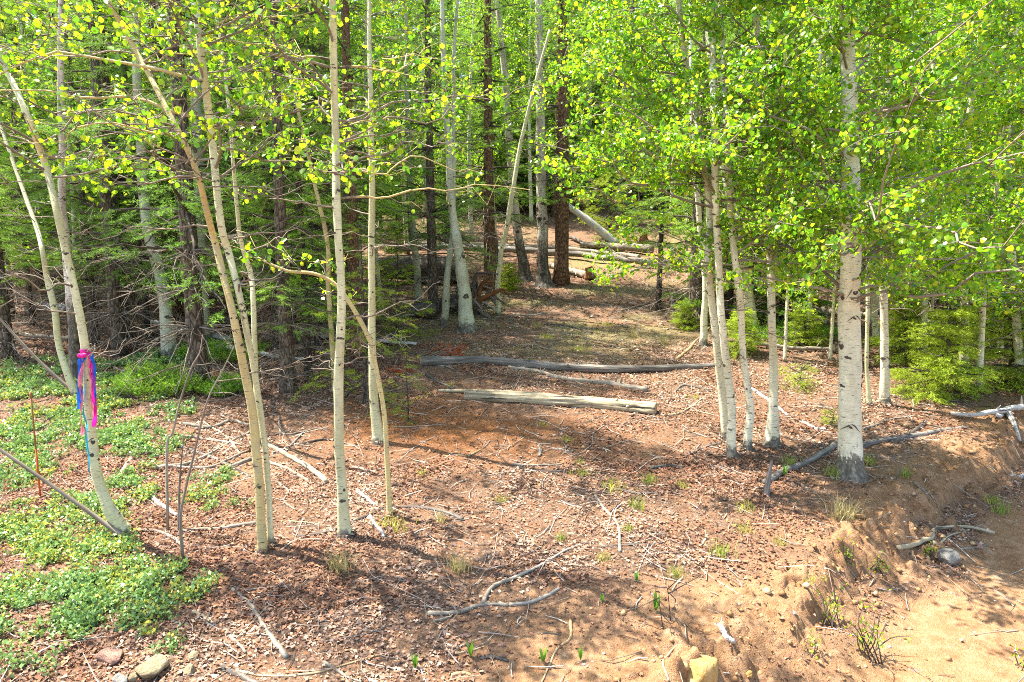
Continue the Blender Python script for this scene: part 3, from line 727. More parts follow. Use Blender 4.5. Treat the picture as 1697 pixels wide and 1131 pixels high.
aspen('thin white aspen in the dense leaves behind the broad fir sapling', [(1598, 640, 14), (1597, 500, 12), (1597, 400, 12), (1600, 330, 12), (1606, 200, 10)], 'aspen_white', **RB)
aspen('leaning thin white aspen near the right picture edge', [(1622, 650, 10), (1630, 500, 9), (1638, 420, 9), (1648, 350, 8), (1660, 200, 7)], 'aspen_white', **RB)
aspen('thin white aspen at the right picture edge', [(1690, 640, 13), (1683, 500, 12), (1676, 400, 11), (1670, 250, 9)], 'aspen_white', **RB)
aspen('thin aspen left of the broad fir sapling in deep leaves', [(1530, 610, 11), (1532, 500, 10), (1536, 400, 9), (1540, 250, 8)], 'aspen_grey', **RB)
aspen('thin shaded aspen left of the largest aspen among leaves', [(1341, 560, 9), (1342, 480, 8), (1345, 380, 8), (1350, 250, 7)], 'aspen_white', **RB)
aspen('leafy aspen branches reaching in from beyond the right picture edge', [(1765, 745, 20), (1762, 640, 18), (1758, 500, 17), (1752, 300, 15), (1745, 100, 13)], height=6.5, knots=4, bias_az=3.1, **{**RIGHT, 'crown': 1.6, 'limbs': 60})
aspen('thin grey aspen between slim white stem and brown stump', [(1165, 573, 12), (1167, 530, 11), (1170, 470, 10), (1160, 380, 9), (1150, 250, 8)], 'aspen_white', height=8, limbs=14, crown=2.6, Lmax=1.3, twigs=7, nodes=4, per=2.4, knots=4)

# ------------------------------------------------------------------ conifers
def conifer_parts(H, r0, live0, dead0, nlive, ndead, Lmax, tone, dens=1.0, droop=.35, nl=.03, nw=.006, leanx=0.0, per=9, lowL=None):
    """trunk, dead limbs and needle sprays about the origin"""
    n = 26; s = np.linspace(0, 1, n)
    C = np.stack([leanx * s ** 1.5 * H * .1 + .02 * np.sin(s * 7), .02 * np.cos(s * 5), s * H - .15], 1)
    rr = r0 * (1 - .88 * s) + r0 * .45 * np.exp(-s * H / .22)
    tb = MB(); tube(tb, C, rr, 14, rough=.07)
    bw = MB(); nm = MB(); dm = MB(); A = []; B = []; cl = []
    def on(z): i = min(n - 1, int(z / H * (n - 1))); return C[i], rr[i]
    for q in range(nlive):
        f = (q + random.random()) / nlive; z = live0 + (H * .985 - live0) * f ** 1.15
        p, r_ = on(z); az = random.uniform(0, 6.283)
        L = Lmax * (1 - f) ** .7 * random.uniform(.55, 1.1) + .12
        el = random.uniform(-.3, .45) + .35 * f
        d = np.array([math.cos(az), math.sin(az), 0]); m = 8; u = np.linspace(0, 1, m)
        Pb = p + d * (u * L)[:, None]; Pb[:, 2] += L * (math.tan(el) * u - droop * random.uniform(.5, 1.5) * u ** 1.7 + .15 * u ** 4)
        Pb += rng.normal(size=(m, 3)) * .02 * L * u[:, None]
        tube(bw, Pb, np.linspace(.008 + .010 * L, .002, m), 5, cap=False)
        sidev = np.array([-d[1], d[0], 0]); tn = tone * random.uniform(.7, 1.3)
        nb = int((6 + 13 * L) * dens)
        for w in range(nb):
            uu = random.uniform(.16, 1.0) if L > .5 else random.uniform(.05, 1)
            b0 = Pb[int(uu * (m - 1.01))]; sg = -1 if w % 2 else 1
            l = (.08 + .34 * L * (1 - .75 * uu)) * random.uniform(.6, 1.15)
            dv = norm(d * random.uniform(.5, 1.0) + sidev * sg * random.uniform(.6, 1.1) + np.array([0, 0, random.uniform(-.45, .12)]))
            b1 = b0 + dv * l + [0, 0, -.18 * l]
            A.append(b0); B.append(b1); cl.append(tn)
            for z2 in range(int(2 + l * 13)):
                v = random.uniform(.25, 1); c0 = b0 + (b1 - b0) * v
                dd = norm(dv * .8 + np.cross(dv, [0, 0, 1]) * random.choice((-1, 1)) * random.uniform(.5, 1) + np.array([0, 0, random.uniform(-.35, .15)]))
                A.append(c0); B.append(c0 + dd * random.uniform(.06, .13)); cl.append(tn * random.uniform(.85, 1.25) * np.array([1.1, 1.1, .8]))
    for q in range(ndead):
        z = dead0 + (live0 * 1.25 - dead0) * random.random() if ndead else 0
        p, r_ = on(max(z, .1)); az = random.uniform(0, 6.283); L = Lmax * random.uniform(.25, .8)
        d = np.array([math.cos(az), math.sin(az), 0]); u = np.linspace(0, 1, 6)
        Pb = p + d * (u * L)[:, None]; Pb[:, 2] += L * (random.uniform(-.2, .3) * u - .35 * u * u)
        Pb += rng.normal(size=(6, 3)) * .035 * L * u[:, None]
        tube(dm, Pb, np.linspace(.005 + .005 * L, .0015, 6), 4, cap=False)
        for w in range(9):
            uu = random.uniform(.25, 1); b0 = Pb[int(uu * 4.9)]
            dv = norm(d * .6 + rng.normal(size=3) * .6 + [0, 0, -.25]); l = random.uniform(.1, .35) * L
            tube(dm, np.array([b0, b0 + dv * l * .5 + rng.normal(size=3) * .02, b0 + dv * l]), [.0032, .0024, .0012], 3, cap=False)
    needles(nm, np.array(A), np.array(B), per, nl, nw, np.array(cl), cvar=0)
    return tb, bw, nm, dm
G1 = np.array([.17, .30, .055]); G2 = np.array([.12, .23, .055]); G3 = np.array([.27, .36, .045])
PROTO = {}
def conifer_proto(key, bark, name, **kw):
    parts = conifer_parts(**kw)
    PROTO[key] = [(nm_, p.mesh(nm_ + '_' + key, smooth=(nm_ != 'crown')), mt_) for nm_, p, mt_ in zip(('trunk', 'branches', 'crown', 'dead_branches'), parts, (M[bark], M['twig_dark'], M['needle'], M['twig'])) if p.n]
    for _, me, mt_ in PROTO[key]: me.materials.append(mt_)
    PROTO[key].append((name, kw['r0']))
def conifer(key, label, loc, rz=None, sc=1.0, group=None):
    name = PROTO[key][-1][0]
    t = thing(name, label, 'tree', loc, group, random.uniform(0, 6.28) if rz is None else rz, sc)
    for nm_, me, _ in PROTO[key][:-1]:
        o = obj(nm_, me, None, t)
        if nm_ != 'trunk': o['kind'] = 'stuff'
    return t
conifer_proto('fir_a', 'fir_bark', 'fir_tree', H=9.5, r0=.11, live0=1.5, dead0=.4, nlive=100, ndead=50, Lmax=1.35, tone=G1)
conifer_proto('fir_b', 'fir_bark', 'fir_tree', H=11, r0=.11, live0=1.9, dead0=.6, nlive=120, ndead=60, Lmax=1.5, tone=G2)
conifer_proto('fir_c', 'dark_bark', 'fir_tree', H=7.5, r0=.06, live0=1.5, dead0=.3, nlive=75, ndead=60, Lmax=1.0, tone=G1)
conifer_proto('pine', 'red_bark', 'red_barked_conifer', H=14, r0=.19, live0=3.0, dead0=1.6, nlive=100, ndead=30, Lmax=2.0, tone=G1 * 1.1, per=9)
conifer_proto('redfir', 'red_bark', 'red_barked_conifer', H=11, r0=.13, live0=2.0, dead0=1.0, nlive=110, ndead=70, Lmax=1.5, tone=G1)
conifer_proto('far', 'dark_bark', 'fir_tree', H=10, r0=.12, live0=.9, dead0=.5, nlive=170, ndead=30, Lmax=1.7, tone=G1 * .95, dens=.9, nl=.055, nw=.014, per=7)
conifer_proto('sap', 'dark_bark', 'fir_sapling', H=1.15, r0=.018, live0=.05, dead0=.05, nlive=64, ndead=0, Lmax=.62, tone=G3, dens=1.5, nl=.026, nw=.006, per=11, droop=.25)
conifer_proto('young', 'dark_bark', 'young_fir', H=2.7, r0=.03, live0=.15, dead0=.1, nlive=46, ndead=14, Lmax=1.15, tone=G3 * .9, dens=1.0, nl=.028, nw=.006, per=11, droop=.45)
conifer_proto('droop', 'dark_bark', 'young_fir', H=2.5, r0=.03, live0=.15, dead0=.1, nlive=26, ndead=16, Lmax=1.1, tone=G3 * .9, dens=.6, nl=.028, nw=.006, per=11, droop=.6)
conifer_proto('tiny', 'dark_bark', 'fir_seedling', H=.42, r0=.007, live0=.02, dead0=.02, nlive=20, ndead=0, Lmax=.24, tone=G3, dens=1.2, nl=.018, nw=.004, per=9, droop=.1)

def fit(key, px, py, w):           # the scale at which the stem is w photo pixels thick
    p = at(px, py); return p, w / F * p[1] / 2 / (PROTO[key][-1][1] * .93)
NAMED = [('fir_b', 331, 642, 29, 'stout grey brown fir trunk rising from the bright green juniper'),
         ('fir_a', 10, 592, 21, 'dark fir at the left edge behind the ground cover'),
         ('fir_b', 156, 572, 14, 'dark fir stem behind the patchy tan aspen pole'),
         ('fir_a', 208, 558, 18, 'grey fir trunk among thin poles left of the leaning grey aspen'),
         ('fir_c', 243, 562, 11, 'slim dark fir just left of the leaning grey green aspen'),
         ('fir_a', 480, 648, 23, 'grey fir with dead lower twigs left of the knotty cream aspen'),
         ('fir_c', 509, 622, 12, 'slim dark fir beside the grey fir with dead twigs'),
         ('fir_c', 529, 580, 10, 'thinnest dark fir pole behind the knotty cream aspen'),
         ('pine', 590, 590, 24, 'red barked conifer behind the two pale centre left aspens'),
         ('fir_b', 717, 518, 16, 'grey fir trunk immediately left of the uprooted stump'),
         ('redfir', 811, 482, 19, 'red brown conifer trunk right behind the uprooted stump'),
         ('pine', 929, 471, 23, 'tall red brown conifer trunk at the end of the trail'),
         ('fir_c', 1091, 515, 9, 'slim dark fir in front of the far logs, right of the trail'),
         ('fir_a', 1152, 538, 20, 'dark fir trunk among the leaves left of the close white pair')]
for key, px, py, w, lab in NAMED:
    p, s = fit(key, px, py, w); conifer(key, lab, p, None, min(max(s, .55), 1.6), 'conifers round the trail')
conifer('droop', 'drooping yellow green fir boughs behind the flared pale aspen', at(606, 668), 1.1, .9)
conifer('young', 'young fir by the left of the uprooted stump', at(660, 560), 2.4, .7)
conifer('droop', 'bright fir sapling at the foot of the thin pale aspen by the thick log', at(676, 700), .3, .36)
conifer('sap', 'broad bright green fir sapling at the right edge of the clearing', at(1560, 655), .5, 1.15)
conifer('sap', 'bright fir sapling right of the broad one at the picture edge', at(1672, 640), 2.2, 1.2)
conifer('sap', 'fir sapling behind the slim white aspen right of the largest aspen', at(1498, 600), 4, 1.0)
conifer('tiny', 'single feathery fir seedling between the two white aspens on the right', at(1326, 640), 0, 1.0)
conifer('tiny', 'small dark fir seedling touching the left of the largest aspen', at(1378, 702), 2, .55)
conifer('sap', 'low green fir sapling behind the close white pair', at(1225, 585), 1, .7)
conifer('sap', 'low green fir in shade left of the largest aspen', at(1330, 575), 3, .62)
conifer('sap', 'low green fir touching the thin aspen at the trail side', at(1135, 545), 5, .5)
conifer('young', 'dark bushy fir at the far end of the trail', at(1010, 400), 2, 1.3)
conifer('sap', 'small green fir at the foot of the leaning scarred aspen', at(842, 478), 2, .55)

# low juniper shrubs: many upright sprays from the ground
def juniper(label, px, py, rx, ry, h, n, tone=(.20, .36, .035)):
    n = int(n * 1.8)
    p0 = at(px, py); A = []; B = []; cl = []
    bw = MB()
    for q in range(n):
        a = random.random() * 6.283; r = math.sqrt(random.random())
        x = p0[0] + math.cos(a) * r * rx; y = p0[1] + math.sin(a) * r * ry
        z = float(ground_z(x, y)); hh = h * (1.1 - .6 * r) * random.uniform(.5, 1.15)
        dv = np.array([math.cos(a) * r * .8 + random.uniform(-.3, .3), math.sin(a) * r * .8 + random.uniform(-.3, .3), 1.0]) * hh
        b0 = np.array([x, y, z]); tube(bw, np.array([b0, b0 + dv * .5, b0 + dv]), [.005, .003, .0015], 3, cap=False)
        tn = np.array(tone) * random.uniform(.6, 1.35)
        for w in range(9):
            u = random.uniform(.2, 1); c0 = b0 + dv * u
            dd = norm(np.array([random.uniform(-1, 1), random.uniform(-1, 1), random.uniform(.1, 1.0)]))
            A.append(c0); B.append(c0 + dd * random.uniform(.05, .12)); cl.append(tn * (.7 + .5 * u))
    t = thing('juniper_shrub', label, 'shrub', p0, 'low junipers')
    tag(obj('stems', bw.mesh('stems', p0), M['twig'], t), kind='stuff')
    nm = MB(); needles(nm, np.array(A), np.array(B), 12, .02, .0065, np.array(cl), flat=1, cvar=0)
    tag(obj('crown', nm.mesh('crown', p0, False), M['needle'], t), kind='stuff')
juniper('bright green low juniper left of the stout fir trunk', 262, 648, .42, .3, .36, 150)
juniper('small bright juniper right of the stout fir trunk', 372, 650, .26, .2, .2, 70)
juniper('flat green juniper behind the stout fir trunk', 365, 592, .6, .4, .22, 110)
juniper('low juniper under the trees left of the largest aspen', 1310, 560, .7, .4, .26, 120)

# ------------------------------------------------------------------ background forest: individuals on the hillside
PINFO = []
def bg_aspen_proto(key, H, r0, bark, limbs, crown, Lmax, leaf):
    n = 24; s = np.linspace(0, 1, n)
    C = np.stack([.12 * np.sin(s * 4 + len(PROTO)), .1 * np.sin(s * 3), s * H - .15], 1)
    rr = r0 * (1 - .8 * s) + r0 * .3 * np.exp(-s * H / .2)
    tb = MB(); tube(tb, C, rr, 10, rough=.05)
    bw = MB(); LP = []
    for q in range(limbs):
        f = (q + random.random()) / limbs; z = crown + (H - crown) * f
        i = min(n - 1, int(z / H * (n - 1)))
        aspen_limb(C[i], random.uniform(0, 6.28), Lmax * (1.05 - .6 * f) * random.uniform(.6, 1.1), random.uniform(.1, .8), rr[i] * .35, 7, 5, 2.6, bw, LP, tw_len=.4)
    L = np.concatenate(LP); lm = MB(); leaves(lm, L, leaf * rng.uniform(.6, 1.25, len(L)), leafcol(len(L), .2), bias=(0, 0, -.4))
    PROTO[key] = [('trunk', tb.mesh('trunk_' + key), None), ('branches', bw.mesh('branches_' + key), None), ('crown', lm.mesh('crown_' + key), None), ('aspen_tree', r0)]
    PROTO[key][0][1].materials.append(M[bark]); PROTO[key][1][1].materials.append(M['twig']); PROTO[key][2][1].materials.append(M['leaf'])
bg_aspen_proto('asp_a', 9, .075, 'aspen_white', 44, 2.2, 1.4, .052)
bg_aspen_proto('asp_b', 11, .10, 'aspen_grey', 46, 3.0, 1.6, .055)
bg_aspen_proto('asp_c', 7, .05, 'aspen_white', 34, 1.5, 1.1, .05)
bgr = random.Random(5)
taken = [tuple(o.location[:2]) for o in bpy.data.objects if o.type == 'EMPTY']
LM = [(10, 'left picture edge'), (140, 'ribbon tree'), (265, 'leaning grey green aspen'), (335, 'stout fir trunk'), (410, 'close cream pair'), (480, 'fir with dead twigs'), (562, 'knotty cream aspen'), (616, 'flared pale aspen'), (690, 'slim aspen left of stump'), (762, 'mossy footed aspen'), (835, 'thin leaning pole'), (897, 'black blotched aspen'), (932, 'tall red trunk'), (1010, 'slanting white log'), (1091, 'slim dark fir'), (1185, 'close white pair'), (1280, 'dark eyed aspen'), (1410, 'largest aspen'), (1466, 'slim white aspen'), (1560, 'broad fir sapling'), (1672, 'right picture edge')]
ORD = ['nearest', 'second', 'third', 'fourth', 'fifth', 'sixth', 'seventh', 'eighth', 'ninth', 'tenth', 'eleventh', 'twelfth', 'thirteenth', 'fourteenth', 'fifteenth', 'sixteenth', 'seventeenth', 'eighteenth', 'nineteenth', 'twentieth']
WOODS = []
def relabel():
    """tell the look-alike trees of the woods apart by the landmark they show beside and their order in depth"""
    cells = {}
    for key, o in WOODS:
        x, y, z = o.location; z += 1.0 * o.scale[0]
        sx = PW / 2 + F * x / (y * CP - (z - CAMZ) * SP)
        lx, ln = min(LM, key=lambda l: abs(l[0] - sx)); side = 'left' if sx < lx else 'right'
        if 'edge' in ln: side = 'near'
        if 'edge' in ln and (sx < 0 or sx > PW): side = 'beyond'
        zone = 'far hillside' if y > 24 else 'woods'
        kind = {'asp': 'light green aspen', 'fir': 'twiggy dark fir', 'far': 'dense green fir', 'red': 'red barked fir', 'pin': 'red barked conifer', 'you': 'loose young fir', 'sap': 'low bushy fir'}[key[:3]]
        if zone == 'far hillside': kind = ('distant ' if y < 36 else 'farthest ') + kind
        elif o.scale[0] < .6 and key[:3] == 'asp': kind = 'small leafy aspen sapling'
        elif o.scale[0] < .6 and key == 'far': kind = 'bushy young fir'
        cells.setdefault((kind, ln, side, zone), []).append((y, o))
    for (kind, ln, side, zone), L in cells.items():
        L.sort(key=lambda e: e[0])
        for n_, (y, o) in enumerate(L):
            where = (side + ' the ' if side in ('near', 'beyond') else 'just %s of the ' % side) + ln
            o['label'] = '%s %s%s' % (kind, where, '' if len(L) == 1 else ', %s back' % ORD[min(n_, 19)])
def wood_tree(y0, y1, keys, n, mind, gap=True, s0=.75, s1=1.2):
    k = tries = 0
    while k < n and tries < 6000:
        tries += 1
        y = bgr.uniform(y0, y1); x = bgr.uniform(-.8, .8) * y
        cx = .055 * y                               # the open trail runs through the middle
        if gap and abs(x - cx) < (1.9 if y < 13 else 2.2) and y < 22: continue
        if 835 < PW / 2 + F * x / y < 1125 and y < 23.5: continue
        if any((x - a) ** 2 + (y - b_) ** 2 < mind * mind for a, b_ in taken): continue
        taken.append((x, y)); k += 1
        key = bgr.choice(keys); side = 'f' if y > 24 else ('l' if x < cx else 'r')
        grp = {'f': 'trees on the far hillside', 'l': 'trees in the left woods', 'r': 'trees in the right woods'}[side]
        z = float(ground_z(x, y))
        WOODS.append((key, conifer(key, 'tree', (x, y, z), bgr.uniform(0, 6.28), bgr.uniform(s0, s1), grp)))
def side_trees(x0, x1, y0, y1, keys, n, mind, s0=.75, s1=1.15):
    k = tries = 0
    while k < n and tries < 3000:
        tries += 1; y = bgr.uniform(y0, y1); x = bgr.uniform(x0, x1) * y
        if any((x - a) ** 2 + (y - b_) ** 2 < mind * mind for a, b_ in taken): continue
        key = bgr.choice(keys); side = 'l' if x < 0 else 'r'
        if side == 'r' and y < 11.5 and s1 > .7 and key in ('asp_b', 'asp_a'): continue
        taken.append((x, y)); k += 1
        WOODS.append((key, conifer(key, 'tree', (x, y, float(ground_z(x, y))), bgr.uniform(0, 6.28), bgr.uniform(s0, s1), {'l': 'trees in the left woods', 'r': 'trees in the right woods'}[side])))
side_trees(-.8, -.22, 9.5, 17, ['fir_a', 'fir_b', 'fir_c', 'asp_b', 'asp_c', 'fir_c', 'redfir'], 34, .85)
side_trees(.32, .8, 8.5, 17, ['asp_a', 'asp_b', 'asp_c', 'asp_c', 'fir_c'], 26, .8)
side_trees(-.78, -.2, 10, 19, ['asp_a', 'asp_c', 'asp_b'], 18, .8, .8, 1.15)
wood_tree(16, 26, ['fir_a', 'fir_b', 'asp_a', 'asp_b', 'asp_c', 'pine', 'far'], 46, 1.4)
wood_tree(26, 42, ['far', 'far', 'asp_a', 'asp_b', 'pine'], 50, 2.0)
wood_tree(42, 75, ['far', 'far', 'asp_b'], 60, 2.6, s0=1.0, s1=1.7)
wood_tree(17.5, 30, ['far', 'far', 'young', 'asp_c', 'asp_c'], 60, 1.0, gap=False, s0=.28, s1=.55)
wood_tree(28, 46, ['far', 'far', 'asp_c'], 60, 1.4, gap=False, s0=.35, s1=.75)
side_trees(-.78, -.25, 12, 18, ['young', 'asp_c', 'far'], 7, .8, .3, .6)
side_trees(-.76, -.14, 9.5, 15, ['fir_c', 'fir_c', 'asp_b', 'fir_b', 'asp_c'], 9, .6, .8, 1.2)
side_trees(.36, .78, 9, 16, ['young', 'asp_c', 'far', 'asp_c'], 30, .6, .3, .6)
side_trees(.30, .60, 11, 19, ['far', 'asp_c', 'far'], 16, .7, .35, .7)
def centre_trees(x0, x1, y0, y1, keys, n, mind, s0, s1):
    k = tries = 0
    while k < n and tries < 3000:
        tries += 1; y = bgr.uniform(y0, y1); x = bgr.uniform(x0, x1)
        if any((x - a) ** 2 + (y - b_) ** 2 < mind * mind for a, b_ in taken): continue
        taken.append((x, y)); k += 1; key = bgr.choice(keys)
        WOODS.append((key, conifer(key, 'tree', (x, y, float(ground_z(x, y))), bgr.uniform(0, 6.28), bgr.uniform(s0, s1), 'trees in the left woods' if x < 0 and y < 24 else 'trees on the far hillside' if y > 24 else 'trees in the right woods')))
centre_trees(-6, 10, 24, 34, ['far', 'asp_b', 'asp_a', 'far', 'far'], 30, 1.1, .9, 1.4)
centre_trees(-5, 7, 34, 48, ['far'], 16, 1.4, 1.2, 1.7)
wood_tree(72, 120, ['far'], 75, 2.6, s0=1.4, s1=2.4)
relabel()

# ------------------------------------------------------------------ logs and sticks
def world_path(pts, n, lift, rad):
    P = np.array([at(a, b_) for a, b_ in pts]); S = spline(P, n)
    S[:, 2] = ground_z(S[:, 0], S[:, 1])
    kk = np.hanning(9); kk /= kk.sum()
    if n > 12: S[:, 2] = np.convolve(np.pad(S[:, 2], 4, mode='edge'), kk, 'valid')
    S[:, 2] += rad * lift
    return S
def stick(name, label, pts, w, m='wood_grey', w1=None, lift=.4, n=26, k=8, cat='stick', group=None, arch=0.0, rough=.2, groove=0.0, stubs=0, sl=1.0, forks=(), cut=False, straight=False):
    Ym = at(*pts[len(pts) // 2])[1]
    r0 = px_size(w, Ym) / 2; r1 = px_size(w1 if w1 is not None else w * .55, Ym) / 2
    rad = np.linspace(r0, r1, n)
    S = world_path(pts, n, lift, rad)
    if straight:
        u_ = np.linspace(0, 1, n); S[:, 2] = np.polyval(np.polyfit(u_, S[:, 2], 1), u_) + .015
    S[:, 2] += arch * np.sin(np.linspace(0, np.pi, n)); S += rng.normal(size=S.shape) * r0 * (.02 if straight else .12)
    base = S[n // 2] * [1, 1, 1]
    mb = MB(); tube(mb, S, rad, k, rough=rough, groove=groove)
    subs = []
    for f in forks:
        Fp = world_path(f[0], 14, .8, np.linspace(px_size(f[1], Ym) / 2, px_size(f[1], Ym) / 5, 14)); Fp[0] = Fp[0] * .5 + S[np.argmin(((S - Fp[0]) ** 2).sum(1))] * .5
        fm = MB(); tube(fm, Fp, np.linspace(px_size(f[1], Ym) / 2, px_size(f[1], Ym) / 5, 14), 6, rough=rough); subs.append(fm)
    sm = []
    for q in range(stubs):
        i = random.randrange(2, n - 2); a = random.uniform(.2, 2.9)
        tn = norm(S[i + 1] - S[i - 1]); sd = norm(np.cross(tn, [0, 0, 1])); d = norm(sd * math.cos(a) + np.array([0, 0, 1]) * math.sin(a) + tn * random.uniform(-.6, .6))
        L = rad[i] * random.uniform(1.0, 3.0) * sl; q_ = MB()
        tube(q_, np.array([S[i] + d * rad[i] * .6, S[i] + d * (rad[i] + L * .5), S[i] + d * (rad[i] + L)]), [rad[i] * .33, rad[i] * .25, rad[i] * .1], 5); sm.append(q_)
    if not (subs or sm or cut):
        return tag(obj(name, mb.mesh(name, base), M[m], None, base), label, cat, group)
    t = thing(name, label, cat, base, group)
    obj('stem', mb.mesh('stem', base), M[m], t)
    for fm in subs: obj('fork', fm.mesh('fork', base), M[m], t)
    for q_ in sm: obj('branch_stub', q_.mesh('branch_stub', base), M[m], t)
    if cut:                         # a sawn or broken face a little proud of the end
        for e, j in ((0, 1), (n - 1, n - 2)):
            ax = norm(S[e] - S[j]); c_ = MB(); tube(c_, np.array([S[e] - ax * .004, S[e] + ax * .004]), [rad[e] * .93, rad[e] * .9], k); obj('end_face', c_.mesh('end_face', base), M['wood_tan'], t)
    return t
LG = dict(cat='log', k=28, n=90, straight=True)
stick('fallen_log', 'long dark charred log lying across the trail, farther of two', [(697, 606), (735, 604), (800, 602), (860, 605), (920, 613), (1000, 618), (1080, 616), (1187, 608)], 18, 'wood_char', 11, rough=.12, groove=.15, stubs=4, sl=.3, cut=True, group='logs across the trail', **LG)
stick('fallen_log', 'thick pale split log lying across the trail nearest the camera', [(772, 661), (860, 666), (960, 674), (1087, 684)], 20, 'wood_pale', 22, rough=.10, groove=.42, forks=[([(930, 666), (850, 657), (790, 653), (727, 650)], 15)], stubs=6, sl=.12, cut=True, group='logs across the trail', **LG)
stick('fallen_log', 'thin ragged pale pole between the two trail logs', [(843, 610), (895, 618), (930, 629), (990, 636), (1072, 649)], 6, 'wood_grey', 10, rough=.2, stubs=10, cat='log', k=9, n=40)
stick('stick', 'short dark stick with pale tip left of the thin ragged pole', [(698, 616), (722, 632), (752, 646)], 6, 'wood_dark', 4)
FL = dict(cat='log', k=12, n=44, group='far fallen logs')
stick('fallen_log', 'long silver log across the far end of the trail, frontmost', [(640, 424), (740, 420), (834, 425), (948, 430), (1012, 438), (1084, 446), (1124, 441)], 11, 'wood_char', 9, lift=2.0, **FL)
stick('fallen_log', 'silver log lying just behind the longest far log', [(690, 412), (834, 417), (930, 421), (1020, 430), (1060, 434)], 9, 'wood_grey', 7, lift=2.0, **FL)
stick('fallen_log', 'bleached log with pale root end, rightmost of the far logs', [(960, 410), (1020, 417), (1082, 424)], 8, 'wood_grey', 14, lift=1.4, **FL)
stick('fallen_log', 'short log ending in red rotten wood beside the red trunk', [(912, 444), (945, 455), (985, 464)], 9, 'wood_grey', 12, lift=1.0, **FL)
stick('fallen_log', 'dark branchy pole under the leaning white log', [(944, 398), (982, 409), (1060, 416)], 6, 'wood_dark', 4, lift=1.5, stubs=5, **FL)
stick('fallen_log', 'grey log low in the grass behind the left woods', [(415, 527), (450, 522), (500, 520), (545, 523)], 13, 'wood_grey', 9, lift=1.0, **FL)
stick('fallen_log', 'dark log pile pole between left firs', [(335, 545), (390, 540), (470, 541)], 13, 'wood_dark', 10, lift=1.2, stubs=6, **FL)
stick('fallen_log', 'pale boulder grey log behind the ribbon tree', [(48, 520), (75, 515), (112, 518)], 15, 'wood_white', 13, lift=.8, **FL)
stick('fallen_log', 'grey log half hidden in shade behind the largest aspen', [(1330, 520), (1380, 524), (1440, 530)], 15, 'wood_grey', 12, lift=.8, **FL)
def pole3(name, label, P, r0, r1, m, cat='log', n=30, k=10, group=None, stubs=0):
    P = spline(np.array(P), n); base = P[0].copy(); rad = np.linspace(r0, r1, n)
    mb = MB(); tube(mb, P, rad, k, rough=.1)
    if not stubs: return tag(obj(name, mb.mesh(name, base), M[m], None, base), label, cat, group)
    t = thing(name, label, cat, base, group); obj('stem', mb.mesh('stem', base), M[m], t)
    for q in range(stubs):
        i = random.randrange(4, n - 1); d = norm(rng.normal(size=3) + [0, 0, .5]); L = random.uniform(.1, .35); q_ = MB()
        tube(q_, np.array([P[i], P[i] + d * L * .5, P[i] + d * L + rng.normal(size=3) * .03]), [rad[i] * .3, rad[i] * .22, rad[i] * .1], 5); obj('branch_stub', q_.mesh('branch_stub', base), M[m], t)
    return t
b0 = at(1020, 412); e0 = atY(940, 340, b0[1] + .3)[0]
pole3('fallen_log', 'bleached white log propped up at a slant beside the tall red trunk', [b0 + [0, 0, .12], (b0 + e0) / 2 + [0, 0, .1], e0], .15, .08, 'wood_white', stubs=3)
for lab, q in [('grey fallen pole in the shade behind the ribbon tree', [(20, 560), (150, 566)]), ('grey pole slanting down behind the stout fir', [(250, 540), (420, 575)]), ('dark pole across the woods floor behind the close pair', [(360, 585), (520, 600)]), ('thin grey pole between the fir with dead twigs and the stump', [(500, 560), (690, 575)]),
               ('grey pole lying left of the stump behind slim aspen', [(590, 540), (700, 525)]), ('silver log far back between stout fir and close pair', [(330, 500), (470, 494)]), ('silver log far back left of the leaning grey green aspen', [(40, 500), (230, 490)]), ('grey pole deep in the woods right of the close white pair', [(1210, 530), (1340, 512)]), ('pale pole in the woods behind the broad fir sapling', [(1480, 545), (1690, 530)]), ('thin pole on the ground behind the two white stems at right', [(1240, 575), (1400, 588)])]:
    stick('fallen_log', lab, [q[0], ((q[0][0] + q[1][0]) / 2, (q[0][1] + q[1][1]) / 2 + 2), q[1]], random.uniform(6, 10), random.choice(['wood_grey', 'wood_char', 'wood_white']), 5, lift=2.0, stubs=6, sl=2.0, cat='log', k=9, n=30, group='deadfall in the woods')
